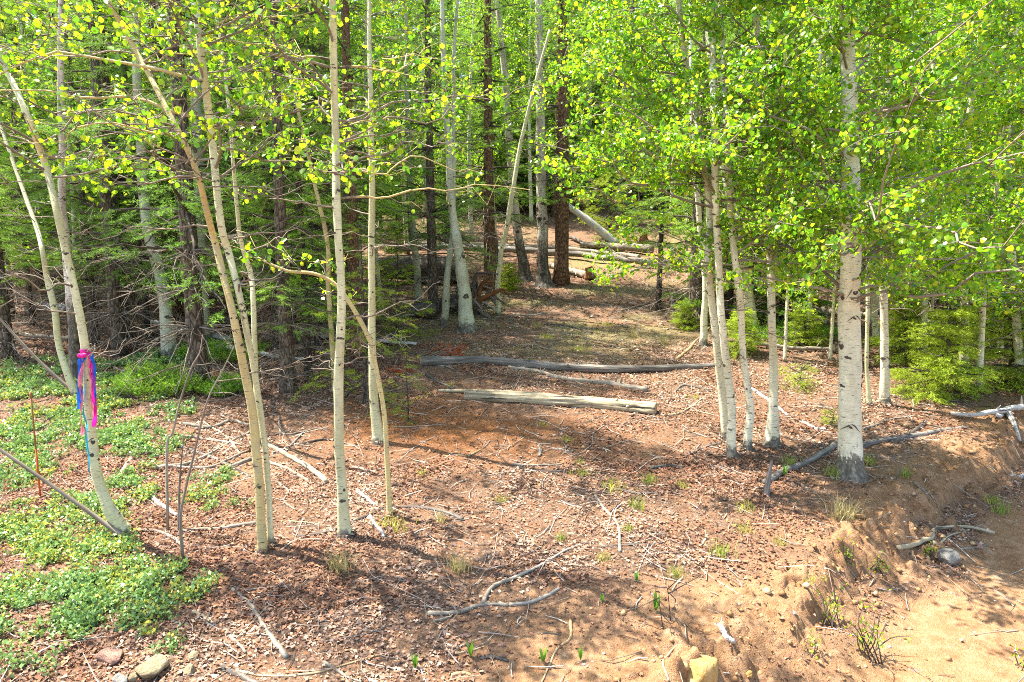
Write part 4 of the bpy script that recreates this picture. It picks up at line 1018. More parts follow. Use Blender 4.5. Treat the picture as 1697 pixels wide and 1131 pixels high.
# sticks on the floor, one by one
S_ = [
 ('pale curved branch at the top of the left branch pile', [(305, 704), (350, 710), (385, 697), (414, 706)], 7, 'wood_grey', 5),
 ('long grey branch sweeping through the left branch pile', [(253, 779), (310, 771), (360, 747), (414, 718)], 8, 'wood_grey', 5),
 ('thin grey branch under the long one in the left pile', [(266, 774), (340, 777), (385, 760), (428, 741)], 6, 'wood_grey', 4),
 ('short branch poking into the close pair from the left', [(378, 777), (405, 766), (432, 758)], 8, 'wood_grey', 6),
 ('thick pale branch slanting down right of the close pair', [(438, 736), (470, 752), (510, 776), (541, 801)], 9, 'wood_pale', 9),
 ('shorter pale branch below the thick slanting one', [(446, 768), (480, 780), (512, 798)], 7, 'wood_pale', 5),
 ('dark thin branch crossing the middle of the left pile', [(282, 735), (330, 752), (378, 772), (415, 790)], 6, 'wood_char', 4),
 ('grey branch at the back of the left pile', [(300, 722), (345, 730), (400, 738)], 5, 'wood_grey', 4),
 ('short dark branch under the close pair at right', [(452, 752), (478, 742), (505, 716)], 5, 'wood_char', 4),
 ('crooked grey twig right of the close pair foot', [(460, 800), (478, 815), (470, 832), (490, 846)], 4, 'wood_grey', 3),
 ('thin dark twig left of the bare shrub stems', [(225, 800), (245, 830), (252, 858)], 4, 'wood_char', 3),
 ('thin pale branch leaning over the back of the pile', [(338, 700), (372, 722), (398, 755)], 4, 'wood_pale', 3),
 ('dark curved branch behind the knotty cream aspen', [(500, 738), (540, 730), (590, 740)], 5, 'wood_char', 3),
 ('grey twig lying between knotty aspen and arching sapling', [(585, 775), (610, 782), (640, 776)], 4, 'wood_grey', 3),
 ('thin forked twig behind the close pair of cream aspens', [(462, 690), (470, 720), (520, 712)], 4, 'wood_grey', 3),
 ('long dark branch crossing behind the knotty cream aspen foot', [(494, 891), (540, 884), (580, 868), (620, 850), (652, 838)], 7, 'wood_dark', 6),
 ('dark curved branch right of the thin arching sapling', [(652, 842), (700, 843), (740, 851), (766, 863)], 6, 'wood_dark', 8),
 ('thin pale twig left of the knotty cream aspen foot', [(478, 864), (515, 868), (547, 873)], 4, 'wood_pale', 3),
 ('bleached chip of wood left of the arching sapling foot', [(592, 816), (606, 826), (622, 838)], 7, 'wood_white', 5),
 ('pale split stick at the foot of the arching sapling', [(648, 844), (665, 850), (682, 858)], 5, 'wood_pale', 4),
 ('bleached stick pointing at the camera by the mossy mound', [(612, 856), (622, 872), (637, 892)], 7, 'wood_white', 5),
 ('white stick lying in the ground cover beside bare stems', [(246, 819), (266, 838), (294, 856)], 8, 'wood_white', 6),
 ('grey crooked stick running from the ribbon tree foot', [(232, 880), (262, 882), (285, 892), (304, 906)], 6, 'wood_grey', 5),
 ('grey branch lying left of the close pair foot', [(300, 881), (360, 878), (427, 867)], 6, 'wood_grey', 7),
 ('long straight pale stick left foreground on the leaves', [(384, 975), (415, 1003), (440, 1043), (476, 1092)], 7, 'wood_grey', 9),
 ('short pale stick at the edge of the ground cover', [(320, 1014), (336, 1022), (353, 1034)], 6, 'wood_pale', 5),
 ('grey stick below the short pale one', [(372, 1043), (388, 1062), (408, 1083)], 7, 'wood_grey', 5),
 ('dark thick stick cut by the bottom edge of the picture', [(368, 1106), (395, 1120), (430, 1136)], 11, 'wood_dark', 10),
 ('long thin tan stick along the bottom left edge', [(398, 1114), (470, 1121), (560, 1106), (642, 1083)], 5, 'wood_tan', 3),
 ('thin grey twig near the bottom beside the tan stick', [(535, 1098), (575, 1122), (600, 1131)], 6, 'wood_grey', 4),
 ('small grey chip of branch below the forked log', [(718, 1031), (732, 1028), (748, 1024)], 6, 'wood_pale', 6),
 ('grey bent stick right of the forked branch', [(845, 1004), (890, 996), (926, 976)], 8, 'wood_grey', 6),
 ('tan twig lying left of the sprouting shoots', [(752, 1084), (778, 1080), (802, 1073)], 5, 'wood_tan', 3),
 ('dark grey stick beside the sprouting shoots', [(798, 1092), (820, 1090), (842, 1096)], 8, 'wood_dark', 6),
 ('short brown twig at the bottom centre', [(748, 1120), (772, 1117), (785, 1122)], 7, 'wood_tan', 4),
 ('crooked brown twig leading to the bottom edge', [(946, 1028), (945, 1058), (922, 1078), (898, 1131)], 6, 'wood_tan', 3),
 ('small grey twig touching the crooked brown one', [(890, 1051), (908, 1050), (928, 1053)], 4, 'wood_grey', 3),
 ('thin bent pale stick right of the trail centre', [(984, 818), (1004, 846), (1024, 872), (1028, 916)], 5, 'wood_grey', 6),
 ('dark crooked branch half sunk in the leaves at right centre', [(1042, 904), (1090, 902), (1112, 896), (1152, 912)], 5, 'wood_dark', 3),
 ('long thin curved tan twig at right centre', [(1105, 930), (1145, 934), (1178, 956), (1232, 990)], 4, 'wood_tan', 3),
 ('small bent pale stick above the thin curved twig', [(1160, 906), (1170, 892), (1169, 880)], 5, 'wood_pale', 3),
 ('short white broken branch on bare soil', [(1187, 1037), (1200, 1052), (1214, 1066)], 10, 'wood_white', 9),
 ('hooked thin tan twig left of the ochre rock', [(1108, 1131), (1099, 1095), (1120, 1070), (1168, 1082)], 4, 'wood_tan', 3),
 ('dark short branch lying at the right of the trail', [(1078, 779), (1104, 774), (1132, 776)], 8, 'wood_dark', 6),
 ('thin dark stick beside the small green clump', [(1022, 812), (1070, 818), (1124, 817)], 5, 'wood_dark', 3),
 ('thin dark stick in front of the close white pair', [(1172, 774), (1195, 776), (1212, 783)], 5, 'wood_dark', 3),
 ('dark stick left of the close white pair foot', [(1142, 755), (1170, 742), (1200, 734)], 5, 'wood_dark', 4),
 ('grey stick crossing the trail middle', [(848, 770), (880, 772), (930, 770)], 5, 'wood_grey', 3),
 ('tan twig in the leaves below the thick pale log', [(756, 755), (775, 757), (796, 746)], 4, 'wood_tan', 3),
 ('short grey broken stub standing in the trail leaves', [(893, 740), (896, 748), (893, 758)], 6, 'wood_grey', 5),
 ('dark bark slab in the duff below the thick pale log', [(1118, 650), (1135, 640), (1175, 648)], 5, 'wood_dark', 4),
 ('long thin pale stick in front of the close white pair', [(1100, 690), (1135, 682), (1172, 655)], 4, 'wood_pale', 2),
 ('dark charred branch running left from the largest aspen foot', [(1266, 803), (1300, 782), (1335, 768), (1388, 736)], 10, 'wood_char', 12),
 ('long dark branch running right from the largest aspen', [(1428, 741), (1460, 732), (1520, 723), (1604, 711)], 12, 'wood_char', 6),
 ('dark branch stub leaning on the long dark branch', [(1478, 734), (1505, 722), (1537, 700)], 8, 'wood_dark', 7),
 ('grey forked twig beside the right of the largest aspen', [(1430, 712), (1470, 698), (1518, 690)], 5, 'wood_grey', 3),
 ('pale branch between the white aspens on the right', [(1245, 645), (1275, 665), (1305, 690)], 6, 'wood_white', 4),
 ('thin white stick near the feathery seedling', [(1330, 700), (1350, 710), (1368, 712)], 5, 'wood_white', 4),
 ('white weathered stick at the right edge on the bank', [(1668, 793), (1684, 791), (1702, 790)], 8, 'wood_white', 7),
 ('thin grey twig on the slope below the largest aspen', [(1515, 800), (1530, 812), (1548, 824)], 4, 'wood_grey', 2),
 ('grey twig lying beside the grey rock', [(1590, 912), (1620, 908), (1638, 902)], 4, 'wood_grey', 3),
 ('dark brown stick across the far part of the trail', [(905, 538), (945, 543), (982, 552)], 4, 'wood_dark', 3),
 ('thin grey stick across the far part of the trail', [(850, 522), (880, 524), (905, 520)], 4, 'wood_grey', 3),
 ('grey twig at the trail side under the slim dark fir', [(1030, 516), (1065, 506), (1095, 503)], 4, 'wood_grey', 2),
 ('tan leaning stick at the trail side by the close white pair', [(1120, 598), (1148, 572), (1178, 540)], 5, 'wood_tan', 4),
 ('dark branch at the foot of the stout fir', [(222, 596), (262, 600), (306, 602)], 6, 'wood_dark', 4),
 ('pale branch in the shade left of the stout fir', [(150, 600), (190, 610), (220, 624)], 4, 'wood_grey', 3),
 ('grey branch in the ground cover right of the ribbon tree', [(198, 792), (210, 772), (222, 756), (232, 742)], 7, 'wood_grey', 5),
]
for lab, pts, w, m_, w1 in S_:
    stick('fallen_branch' if w > 5 else 'stick', lab, pts, w, m_, w1, group='sticks on the forest floor', stubs=2 if w > 6 else 0, cat='branch' if w > 5 else 'stick')
stick('forked_branch', 'tan and grey forked branch lying in the centre foreground', [(709, 1019), (760, 1016), (800, 1003), (842, 1004)], 10, 'wood_grey', 7, cat='branch', forks=[([(800, 1003), (815, 976), (850, 962), (900, 936), (940, 911), (988, 896)], 9)], stubs=2)
stick('driftwood_branch', 'bleached forked snag at the right edge above the bank', [(1575, 691), (1620, 695), (1655, 692), (1702, 690)], 6, 'wood_white', 12, lift=2.2, cat='branch', forks=[([(1672, 692), (1682, 712), (1690, 735)], 10), ([(1655, 694), (1668, 680), (1690, 678)], 7)], stubs=3)
stick('curved_branch', 'pale curved branch with forks lying on the bank above the grey rock', [(1487, 914), (1520, 908), (1543, 896), (1550, 880), (1600, 879), (1646, 889)], 8, 'wood_pale', 6, lift=1.6, cat='branch', forks=[([(1552, 908), (1572, 890), (1600, 884)], 7), ([(1596, 880), (1612, 874), (1628, 870)], 4)])
b0 = at(1268, 822); pole3('broken_stub', 'grey splintered stub standing upright left of the largest aspen', [b0 - [0, 0, .05], b0 + [.03, .02, .15], b0 + [.05, .03, .3]], .03, .010, 'wood_char', 'stub')
# dead poles leaning in the air
b0 = at(214, 888); e0 = atY(-10, 738, b0[1] - .1)[0]
pole3('leaning_branch', 'dead grey branch rising left from the foot of the ribbon tree', [b0 + [0, -.06, .01], b0 * .6 + e0 * .4 + [0, 0, -.02], e0], .019, .011, 'twig', 'branch')
b0 = at(128, 655); e0 = atY(-8, 520, b0[1])[0]
pole3('leaning_branch', 'thin dead pole leaning left from the small bent aspen', [b0, b0 * .5 + e0 * .5 + [0, 0, -.05], e0], .022, .012, 'twig', 'branch')
def shrub_stems(label, stems, m='twig', cat='shrub', r=.012):
    b0 = at(*stems[0][0]); t = thing('bare_shrub', label, cat, b0)
    for s in stems:
        g = at(*s[0]); P = [atY(a, b_, g[1])[0] for a, b_ in s]; P[0] = g - [0, 0, .03]
        mb = MB(); S = spline(P, 18); tube(mb, S, np.linspace(r, r * .25, 18), 5, rough=.1)
        for q in range(4):
            i = random.randrange(6, 17); d = norm(rng.normal(size=3) + [0, 0, .6]); l = random.uniform(.08, .3)
            tube(mb, np.array([S[i], S[i] + d * l * .5 + rng.normal(size=3) * .015, S[i] + d * l]), [.004, .003, .0015], 4, cap=False)
        obj('stem', mb.mesh('stem', b0), M[m], t)
shrub_stems('tall bare grey shrub stems between ribbon tree and close pair', [[(304, 925), (299, 861), (308, 809), (325, 740), (343, 666), (370, 612), (391, 568)], [(278, 880), (277, 740), (286, 719), (297, 672), (316, 612), (331, 585), (336, 555)], [(296, 878), (298, 800), (305, 720)]])
shrub_stems('thin bare twigs sprouting from the bare soil at right centre', [[(1100, 1040), (1094, 1010), (1092, 985)], [(1112, 1030), (1108, 995), (1104, 962)]], 'twig_dark', r=.004)
shrub_stems('thin bare twig standing by the largest aspen', [[(1488, 792), (1484, 765), (1478, 745)], [(1490, 790), (1496, 770), (1504, 752)]], r=.005)

# ------------------------------------------------------------------ the uprooted stump
p0 = at(775, 528) + np.array([0, .35, 0])
t = thing('uprooted_stump', 'uprooted stump with dark twisted roots behind the mossy footed aspen', 'stump', p0)
mb = MB(); tube(mb, spline([p0 + [-.75, .3, .10], p0 + [-.3, .15, .22], p0 + [.12, .02, .34]], 24), np.linspace(.16, .26, 24), 18, rough=.3, groove=.2); obj('stem', mb.mesh('stem', p0), M['wood_dark'], t)
for q in range(30):
    big = q < 9
    dx, dz, L, m_ = [(.45, 1, .62, 'wood_dark'), (.9, .45, .5, 'wood_red'), (.1, 1, .42, 'wood_dark'), (1, -.1, .5, 'wood_grey'), (.7, -.6, .5, 'wood_grey'), (-.3, .9, .4, 'wood_dark'), (.95, .15, .55, 'wood_dark'), (-.7, -.4, .5, 'wood_grey'), (.5, .7, .45, 'wood_red')][q] if big else (random.uniform(-1, 1.2), random.uniform(-.7, .9), random.uniform(.22, .5), random.choice(['wood_grey', 'wood_dark', 'twig', 'wood_white']))
    d = norm(np.array([dx, random.uniform(-.6, .2), dz])); s0_ = p0 + [.12, 0, .30] + rng.normal(size=3) * (.03 if big else .08)
    P = np.array([s0_, s0_ + d * L * .35 + rng.normal(size=3) * .04, s0_ + d * L * .7 + rng.normal(size=3) * .07, s0_ + d * L + rng.normal(size=3) * .10 + [0, 0, -.05]])
    P[:, 2] = np.maximum(P[:, 2], ground_z(P[:, 0], P[:, 1]) + .015)
    S = spline(P, 14); mb = MB(); tube(mb, S, np.linspace(.062 if big else .026, .014 if big else .005, 14), 8, rough=.45)
    for w in range(4):
        i_ = random.randrange(4, 14); dd = norm(d + rng.normal(size=3) * .8); l = random.uniform(.06, .2)
        tube(mb, np.array([S[i_], S[i_] + dd * l * .5 + rng.normal(size=3) * .015, S[i_] + dd * l]), [.009, .006, .002], 4, rough=.2)
    obj('root', mb.mesh('root', p0), M[m_], t)
mb = MB(); V = norm(rng.normal(size=(420, 3)))
ring_ = [p0 + [.02, .06, .24] + np.stack([np.cos(np.linspace(0, 6.283, 21)[:-1]) * .24 * math.cos(e_), np.full(20, 0) + np.sin(np.linspace(0, 6.283, 21)[:-1]) * .16 * math.cos(e_), np.full(20, .24 * math.sin(e_))], 1) for e_ in np.linspace(-1.4, 1.4, 14)]
V = np.concatenate(ring_); cen = p0 + [.02, .06, .24]; V = cen + (V - cen) * (1 + .9 * (fbm(V[:, 0] * 9, V[:, 2] * 9 + V[:, 1] * 5, 1, 7, 4) - .5))[:, None]
mb.add(V, [[l * 20 + k_, l * 20 + (k_ + 1) % 20, (l + 1) * 20 + (k_ + 1) % 20, (l + 1) * 20 + k_] for l in range(13) for k_ in range(20)]); obj('root_ball', mb.mesh('root_ball', p0, False), M['wood_dark'], t)
p1 = at(690, 528)
pole3('broken_stub', 'charred round log end left of the uprooted stump', [p1 + [-.1, .2, .12], p1 + [.15, .05, .14], p1 + [.32, -.05, .15]], .13, .12, 'wood_dark', 'stub', stubs=3)
p1 = at(640, 470)
pole3('broken_stub', 'dark root mass in the woods left of the uprooted stump', [p1 + [-.3, 0, .3], p1 + [.3, 0, .35], p1 + [1.6, .1, .3]], .22, .3, 'wood_dark', 'stub', stubs=9)
b0 = at(1067, 404); pole3('broken_stub', 'small red splintered stump behind the far logs', [b0, b0 + [0, 0, .2], b0 + [.08, 0, .42]], .17, .05, 'wood_red', 'stub')
b0 = at(985, 462); pole3('broken_stub', 'red rotten stump beside the tall red trunk', [b0 + [-.1, 0, .0], b0 + [-.1, 0, .14], b0 + [-.14, 0, .26]], .14, .09, 'wood_red', 'stub', stubs=3)
b0 = at(1122, 505); pole3('broken_stub', 'dark burnt stump at the right side of the trail', [b0, b0 + [0, 0, .12], b0 + [.02, 0, .22]], .16, .13, 'wood_dark', 'stub', stubs=2)

# dead red boughs
def dead_bough(label, px, py, L, n, az, h=.12, c0=(.50, .10, .025)):
    p0 = at(px, py); bw = MB(); A = []; B = []
    for q in range(n):
        a = az + random.uniform(-.9, .9); d = np.array([math.cos(a), math.sin(a), random.uniform(.05, .35)])
        l = L * random.uniform(.5, 1); s0 = p0 + rng.normal(size=3) * [.1, .05, .02]
        e = s0 + d * l; e[2] = max(e[2], float(ground_z(e[0], e[1])) + h * random.random())
        tube(bw, np.array([s0, (s0 + e) / 2 + [0, 0, .03], e]), [.006, .004, .002], 4, cap=False)
        for w in range(12):
            u = random.uniform(.2, 1); c = s0 + (e - s0) * u; dd = norm(d + rng.normal(size=3) * .8); A.append(c); B.append(c + dd * random.uniform(.05, .12))
    t = thing('dead_bough', label, 'bough', p0)
    obj('twigs', bw.mesh('twigs', p0), M['twig'], t); nm = MB(); needles(nm, np.array(A), np.array(B), 12, .022, .006, np.array(c0), cvar=.3)
    tag(obj('needles', nm.mesh('needles', p0, False), M['needle'], t), kind='stuff')
dead_bough('dead fir bough with rust red needles left of the charred log', 712, 592, .55, 12, .3)
dead_bough('red needled twigs on the ground below the drooping fir boughs', 690, 622, .35, 6, 2.8, c0=(.40, .10, .03))
dead_bough('bright orange red dead sapling between the scarred aspens', 858, 456, .4, 10, 1.4, .4, (.62, .13, .03))
dead_bough('small red dead sprig between leaning aspen and blotched aspen', 884, 452, .35, 8, 1.5, .5, (.60, .10, .03))

# ------------------------------------------------------------------ rocks
def rock(label, px, py, w, hgt, m, sd, ysc=.8, sink=.25):
    p = at(px, py); s = px_size(w, p[1]) / 2
    import bmesh
    bm = bmesh.new(); bmesh.ops.create_icosphere(bm, subdivisions=4, radius=1)
    V = np.array([v.co[:] for v in bm.verts]); r2 = np.random.default_rng(sd)
    for _ in range(13):                       # chip flat faces
        nrm = norm(r2.normal(size=3)); dcut = r2.uniform(.55, .85)
        ex = np.maximum(V @ nrm - dcut, 0); V = V - ex[:, None] * nrm * .94
    V = V * (1 + .16 * (fbm(V[:, 0] * 2 + sd, V[:, 1] * 2 + V[:, 2] * 3, 2, 1, 4) - .5)[:, None])
    V = V * [s, s * ysc, s * hgt] + [0, 0, s * hgt * (1 - sink * 2) * .6]
    for v, c in zip(bm.verts, V): v.co = c
    me = bpy.data.meshes.new('rock'); bm.to_mesh(me); bm.free()
    for f in me.polygons: f.use_smooth = True
    o = obj('rock', me, M[m], None, p + [0, s * ysc * .5, 0]); o.rotation_euler = (0, 0, sd)
    return tag(o, label, 'rock', 'rocks on the floor')
rock('large ochre rock cut by the bottom edge of the picture', 1162, 1134, 90, .95, 'rock_yellow', 4, .75, .2)
rock('grey tan rock lying below the bank branch', 1577, 936, 50, .75, 'rock_grey', 5)
rock('biggest tan rock in the cluster at the bottom left', 244, 1122, 72, .55, 'rock_tan', 8)
rock('flat pink rock at the edge of the ground cover', 178, 1100, 58, .5, 'rock_pink', 9)
rock('grey white rock at the bottom left edge of the cluster', 198, 1136, 40, .6, 'rock_grey', 12)
rock('small upright tan rock wedged in the bottom left cluster', 220, 1130, 24, 1.0, 'rock_tan', 14)
rock('small round tan rock right of the bottom left cluster', 312, 1116, 34, .6, 'rock_tan', 15)
rock('little brown rock above the round one at bottom left', 318, 1092, 26, .6, 'rock_tan', 16)
rock('small white stone on the slope below the eroded bank', 1315, 1020, 15, .9, 'rock_grey', 18)
rock('small ochre stone right of the large ochre rock', 1242, 1122, 22, .7, 'rock_yellow', 20)
rock('flat pale stone in the road at the bottom right', 1518, 1115, 26, .3, 'rock_pink', 22)
rock('small pale stone below the grey rock', 1625, 910, 20, .5, 'rock_pink', 23)
rock('flat pale stone on the leaves left of the shoots', 775, 1055, 17, .35, 'rock_pink', 25)
rock('pale chip on the leaves near the bottom centre', 832, 1071, 18, .3, 'rock_pink', 26)
rock('pale flat stone left of the largest aspen on bare soil', 1370, 850, 22, .3, 'rock_pink', 27)

# ------------------------------------------------------------------ small plants
def tuft_mesh(name, n, h, w, c, spread):
    mb = MB(); P = np.stack([rng.normal(0, spread, n), rng.normal(0, spread, n), np.zeros(n) - .005], 1)
    cc = np.array(c) * rng.uniform(.6, 1.3, (n, 1)) + rng.random((n, 1)) ** 3 * np.array([.25, .2, .1]); blades(mb, P, h, w, cc)
    me = mb.mesh(name); me.materials.append(M['grass']); return me
TU = [tuft_mesh('tuft_green', 60, .09, .005, (.22, .30, .05), .03), tuft_mesh('tuft_straw', 110, .15, .004, (.38, .33, .17), .03), tuft_mesh('tuft_low', 70, .06, .006, (.30, .34, .05), .045)]
GL = [(900, 672, 'thick pale log'), (960, 612, 'long charred log'), (1210, 755, 'close white pair'), (1408, 790, 'largest aspen'), (850, 985, 'forked branch'), (646, 850, 'arching sapling'), (1450, 1050, 'road edge shrub'), (930, 540, 'far end of the trail'), (1020, 870, 'thin bent stick'), (1110, 1010, 'bare dark twigs'), (1660, 800, 'right bank'), (1090, 560, 'trail side stump')]
tuse = {}
for px, py, kx, s in [(1017, 808, 2, 1.3), (1055, 842, 0, 1.0), (965, 785, 2, .9), (1075, 800, 0, .9), (960, 770, 0, .6), (1235, 842, 2, 1), (1232, 878, 2, .9), (1130, 805, 2, .7), (1195, 920, 0, 1.1), (1120, 955, 0, .8),
                      (1000, 925, 2, .7), (930, 895, 0, .7), (700, 785, 2, .7), (830, 830, 2, .8), (730, 865, 1, .6), (940, 730, 2, .8), (900, 705, 2, .6), (1040, 880, 0, .6), (650, 870, 2, 1.2), (1310, 770, 0, 1.0), (1340, 960, 2, .8),
                      (1100, 570, 1, 1), (1050, 560, 1, .9), (960, 580, 2, 1.2), (905, 560, 2, 1.3), (890, 545, 1, 1), (1005, 540, 2, 1.4), (1290, 900, 2, .6), (1500, 790, 0, .9), (1380, 790, 0, 1.1), (1440, 770, 0, 1), (1660, 850, 0, 1), (1640, 830, 2, 1), (880, 600, 2, .9), (745, 640, 2, .8), (1150, 660, 2, .8)]:
    p = at(px, py); o = obj('grass_tuft', TU[kx], None, None, p); o.scale = (s * 1.1,) * 3; o.rotation_euler = (0, 0, random.random() * 6)
    gl = min(GL, key=lambda g: abs(g[0] - px) + abs(g[1] - py)); wd = 'left of' if px < gl[0] - 8 else 'right of' if px > gl[0] + 8 else 'at'
    kq_ = (kx, gl[2], wd); tuse[kq_] = tuse.get(kq_, 0) + 1
    tag(o, '%s %s the %s%s' % (['thin green grass tuft', 'straw coloured grass tuft', 'low yellow green grass clump'][kx], wd, gl[2], '' if tuse[kq_] == 1 else ', %s from it' % ORD[tuse[kq_] - 1]), 'grass', ['green grass tufts', 'straw grass tufts', 'low grass clumps'][kx])
o = obj('grass_tuft', TU[1], None, None, at(562, 945)); o.scale = (1.2,) * 3; tag(o, 'dry grey grass tuft on the mound in front of the knotty aspen', 'grass')
o = obj('grass_tuft', TU[1], None, None, at(1396, 860)); o.scale = (1.5,) * 3; tag(o, 'tall straw grass tuft on the bank below the largest aspen', 'grass')
o = obj('grass_tuft', TU[1], None, None, at(760, 945)); o.scale = (1.0,) * 3; tag(o, 'dry straw tuft on the leaves in the centre foreground', 'grass')
# upright leaf shoots
mb = MB()
for q in range(7):
    a = random.random() * 6.28; h = random.uniform(.07, .13); d = np.array([math.cos(a) * .25, math.sin(a) * .25, 1.0]) * h; s = np.array([-math.sin(a), math.cos(a), 0]) * .012
    mb.add([d * 0, d * .4 - s, d * .4 + s, d * .75 - s * .8, d * .75 + s * .8, d * 1.05], [[1, 2, 4, 3]], [[0, 2, 1], [3, 4, 5]], None, np.array([.16, .33, .04]) * random.uniform(.8, 1.3))
SH = mb.mesh('shoot'); SH.materials.append(M['grass'])
for px, py, s, lab in [(1087, 1014, 1.0, 'green leafy shoots beside the bare dark twigs'), (900, 1100, .9, 'green shoots in bare soil near the bottom centre'), (962, 1095, .6, 'small green shoot right of the crooked brown twig'), (688, 1110, .7, 'green shoot near the bottom left of centre'), (780, 1090, .9, 'pair of upright green shoots beside the tan twig'), (1055, 965, .6, 'green shoot at the edge of the bare soil'), (998, 1000, .6, 'green sprig above the bare soil'), (1300, 790, .9, 'green shoots by the splintered stub')]:
    o = obj('leafy_shoot', SH, None, None, at(px, py)); o.scale = (s,) * 3; o.rotation_euler = (0, 0, random.random() * 6); tag(o, lab, 'plant')
def sprout(label, px, py, h, n, nleaf=60):
    p0 = at(px, py); bw = MB(); LP = []
    for q in range(n):
        d = norm(np.array([random.uniform(-.6, .6), random.uniform(-.5, .5), 1.0])); l = h * random.uniform(.5, 1.1)
        Q = spline([p0 + rng.normal(size=3) * [.04, .04, 0] - [0, 0, .02], p0 + d * l * .5 + rng.normal(size=3) * .02, p0 + d * l + rng.normal(size=3) * .03], 7)
        tube(bw, Q, np.linspace(.005, .0015, 7), 4)
        for w in range(nleaf // n): LP.append(Q[random.randrange(2, 7)] + rng.normal(size=3) * .018)
    t = thing('leafing_shrub', label, 'shrub', p0); tag(obj('stems', bw.mesh('stems', p0), M['twig_dark'], t), kind='stuff')
    mb = MB(); LP = np.array(LP); leaves(mb, LP, .024 * rng.uniform(.6, 1.2, len(LP)), leafcol(len(LP), 1.0), shape='ovate', bias=(0, 0, .6)); tag(obj('leaves', mb.mesh('leaves', p0), M['leaf'], t), kind='stuff')
sprout('low shrub with yellow green buds at the edge of the dirt road', 1440, 1092, .36, 12, 110)
sprout('small budding shrub on the slope left of the road edge', 1378, 1035, .26, 9, 80)
sprout('small budding shrub on the broken bank', 1452, 952, .16, 6, 50)
sprout('little yellow green plant in the eroded hollow', 1398, 928, .13, 6, 45)
sprout('tiny budding sprig low at bottom right of the slope', 1342, 1085, .14, 5, 30)
sprout('small leafy sprig beside the grey rock', 1540, 925, .1, 5, 40)
sprout('small leafy plant at the bottom right corner', 1690, 1108, .12, 6, 40)

# ------------------------------------------------------------------ ribbons and stake
C, rr, base = flag_tree[1], flag_tree[2], flag_tree[3]
kp = atY(141, 581, base[1])[0]; i = int(np.argmin(np.abs(C[:, 2] - kp[2]))); c0 = C[i]; r_ = rr[i]
t = thing('flagging_ribbon', 'pink and blue ribbons knotted round the curving left aspen', 'ribbon', c0)
mb = MB(); a = np.linspace(0, 2 * np.pi, 25)[:-1]
tn = norm(C[i + 2] - C[i - 2])
rings = []
for h_, f in ((-.024, 1.12), (-.012, 1.22), (0, 1.14), (.012, 1.22), (.024, 1.1)):
    rings.append(c0 + tn * h_ + np.stack([np.cos(a), np.sin(a), 0 * a], 1) * (r_ * f * (1 + .05 * np.sin(a * 5 + h_ * 90)))[:, None])
V = np.concatenate(rings); q = [[l * 24 + k_, l * 24 + (k_ + 1) % 24, (l + 1) * 24 + (k_ + 1) % 24, (l + 1) * 24 + k_] for l in range(4) for k_ in range(24)]
mb.add(V, q); obj('band', mb.mesh('band', c0), M['pink'], t)
mb = MB(); tube(mb, spline([c0 + [-.03, -r_ * 1.3, -.015], c0 + [0, -r_ * 1.7, -.02], c0 + [.035, -r_ * 1.3, -.012]], 9), [.008, .016, .02, .016, .013, .016, .02, .016, .008], 8, rough=.3); obj('knot', mb.mesh('knot', c0), M['pink'], t)
def streamer(px0, px1, m_, w, off):
    P = []
    for (a_, b_) in px1: P.append(atY(a_, b_, c0[1] - r_ * 1.25 - off)[0])
    n_ = 40; P = spline(P, n_); s_ = np.linspace(0, 1, n_); rs = np.random.default_rng(int(px0 * 100))
    tw = .9 * np.sin(s_ * 6 + px0 * 7) + .5 * np.sin(s_ * 15 + px0 * 3)
    sd = np.stack([np.cos(tw), .8 * np.sin(tw), .12 * np.sin(s_ * 21)], 1) * (w / 2) * (.75 + .35 * vnoise(s_ * 9 + px0 * 31, s_ * 0, 1, 2))[:, None]
    P = P + np.stack([.004 * np.sin(s_ * 17 + px0), .004 * np.cos(s_ * 13), 0 * s_], 1)
    cre = np.stack([0 * s_, -.007 * np.sin(s_ * 19 + px0 * 5), 0 * s_], 1)
    V = np.concatenate([P - sd, P - sd * .35 + cre, P + sd * .3 - cre, P + sd]); q = [[l * n_ + k_, l * n_ + k_ + 1, (l + 1) * n_ + k_ + 1, (l + 1) * n_ + k_] for l in range(3) for k_ in range(n_ - 1)]
    mb = MB(); mb.add(V, q); obj('streamer', mb.mesh('streamer', c0), M[m_], t)
streamer(.2, [(137, 588), (132, 605), (130, 640), (131, 678)], 'blue', .034, .0)
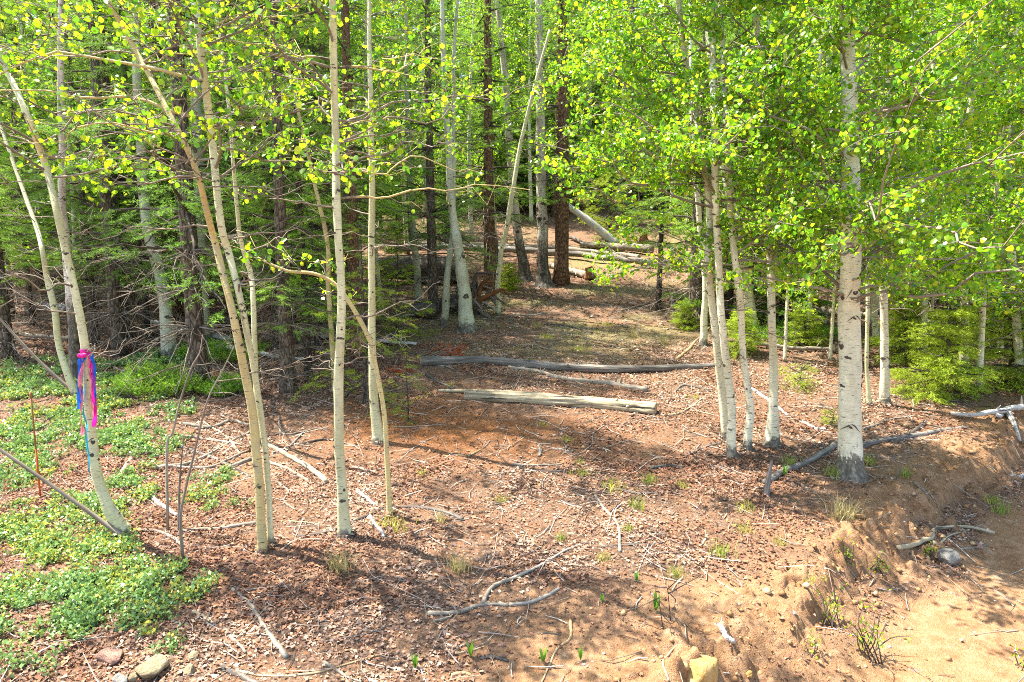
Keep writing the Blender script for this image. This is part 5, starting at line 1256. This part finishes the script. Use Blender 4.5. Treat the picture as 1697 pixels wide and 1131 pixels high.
streamer(.33, [(139, 590), (135, 610), (134, 640), (136, 668)], 'blue', .03, .006)
streamer(.5, [(147, 588), (151, 610), (155, 650), (158, 680), (156, 708)], 'pink', .036, .0)
streamer(.62, [(149, 588), (153, 608), (156, 645), (157, 690)], 'pink', .03, .01)
streamer(.9, [(151, 588), (155, 600), (157, 640), (158, 672)], 'blue', .024, .016)
streamer(.1, [(137, 590), (134, 640), (135, 690), (137, 722)], 'palepink', .026, .012)
streamer(.7, [(140, 640), (140, 680), (142, 700), (144, 722), (147, 760), (149, 795)], 'cyan', .016, .014)
streamer(.3, [(145, 592), (149, 620), (152, 660), (155, 692)], 'palepink', .018, .02)
b0 = at(67, 822); e0 = atY(51, 652, b0[1])[0]
t = thing('survey_stake', 'thin rusty survey stake with orange painted foot in the ground cover', 'stake', b0)
mid = b0 + (e0 - b0) * .46
mb = MB(); tube(mb, np.array([mid, (mid + e0) / 2, e0]), .007, 8); obj('shaft', mb.mesh('shaft', b0), M['rust'], t)
mb = MB(); tube(mb, np.array([b0 - [0, 0, .06], (mid + b0) / 2, mid]), .008, 8); obj('painted_foot', mb.mesh('painted_foot', b0), M['orange'], t)
mb = MB(); tube(mb, np.array([e0 - (e0 - b0) * .05, e0 + (e0 - b0) * .012]), .010, 8); obj('cap', mb.mesh('cap', b0), M['rust'], t)

mb = MB()
for b_, r_ in BASES:
    n_ = int(90 * (1 if b_[1] < 9 else .5)); a = rng.random(n_) * 6.283; q_ = r_ * .9 + .16 * rng.random(n_) ** 1.8
    x = b_[0] + np.cos(a) * q_; y = b_[1] + np.sin(a) * q_
    P = np.stack([x, y, ground_z(x, y) + .004 + .035 * np.exp(-(q_ - r_) / .05) * rng.random(n_)], 1)
    leaves(mb, P, .026 * rng.uniform(.5, 1.3, n_), LC[rng.integers(0, 7, n_)] * .85, up=(0, 0, 1), curl=.2, shape='quad')
tag(obj('trunk_foot_litter', mb.mesh('trunk_foot_litter', smooth=False), M['litter']), 'dry leaves banked up round the feet of the trees', 'leaf litter', kind='stuff')
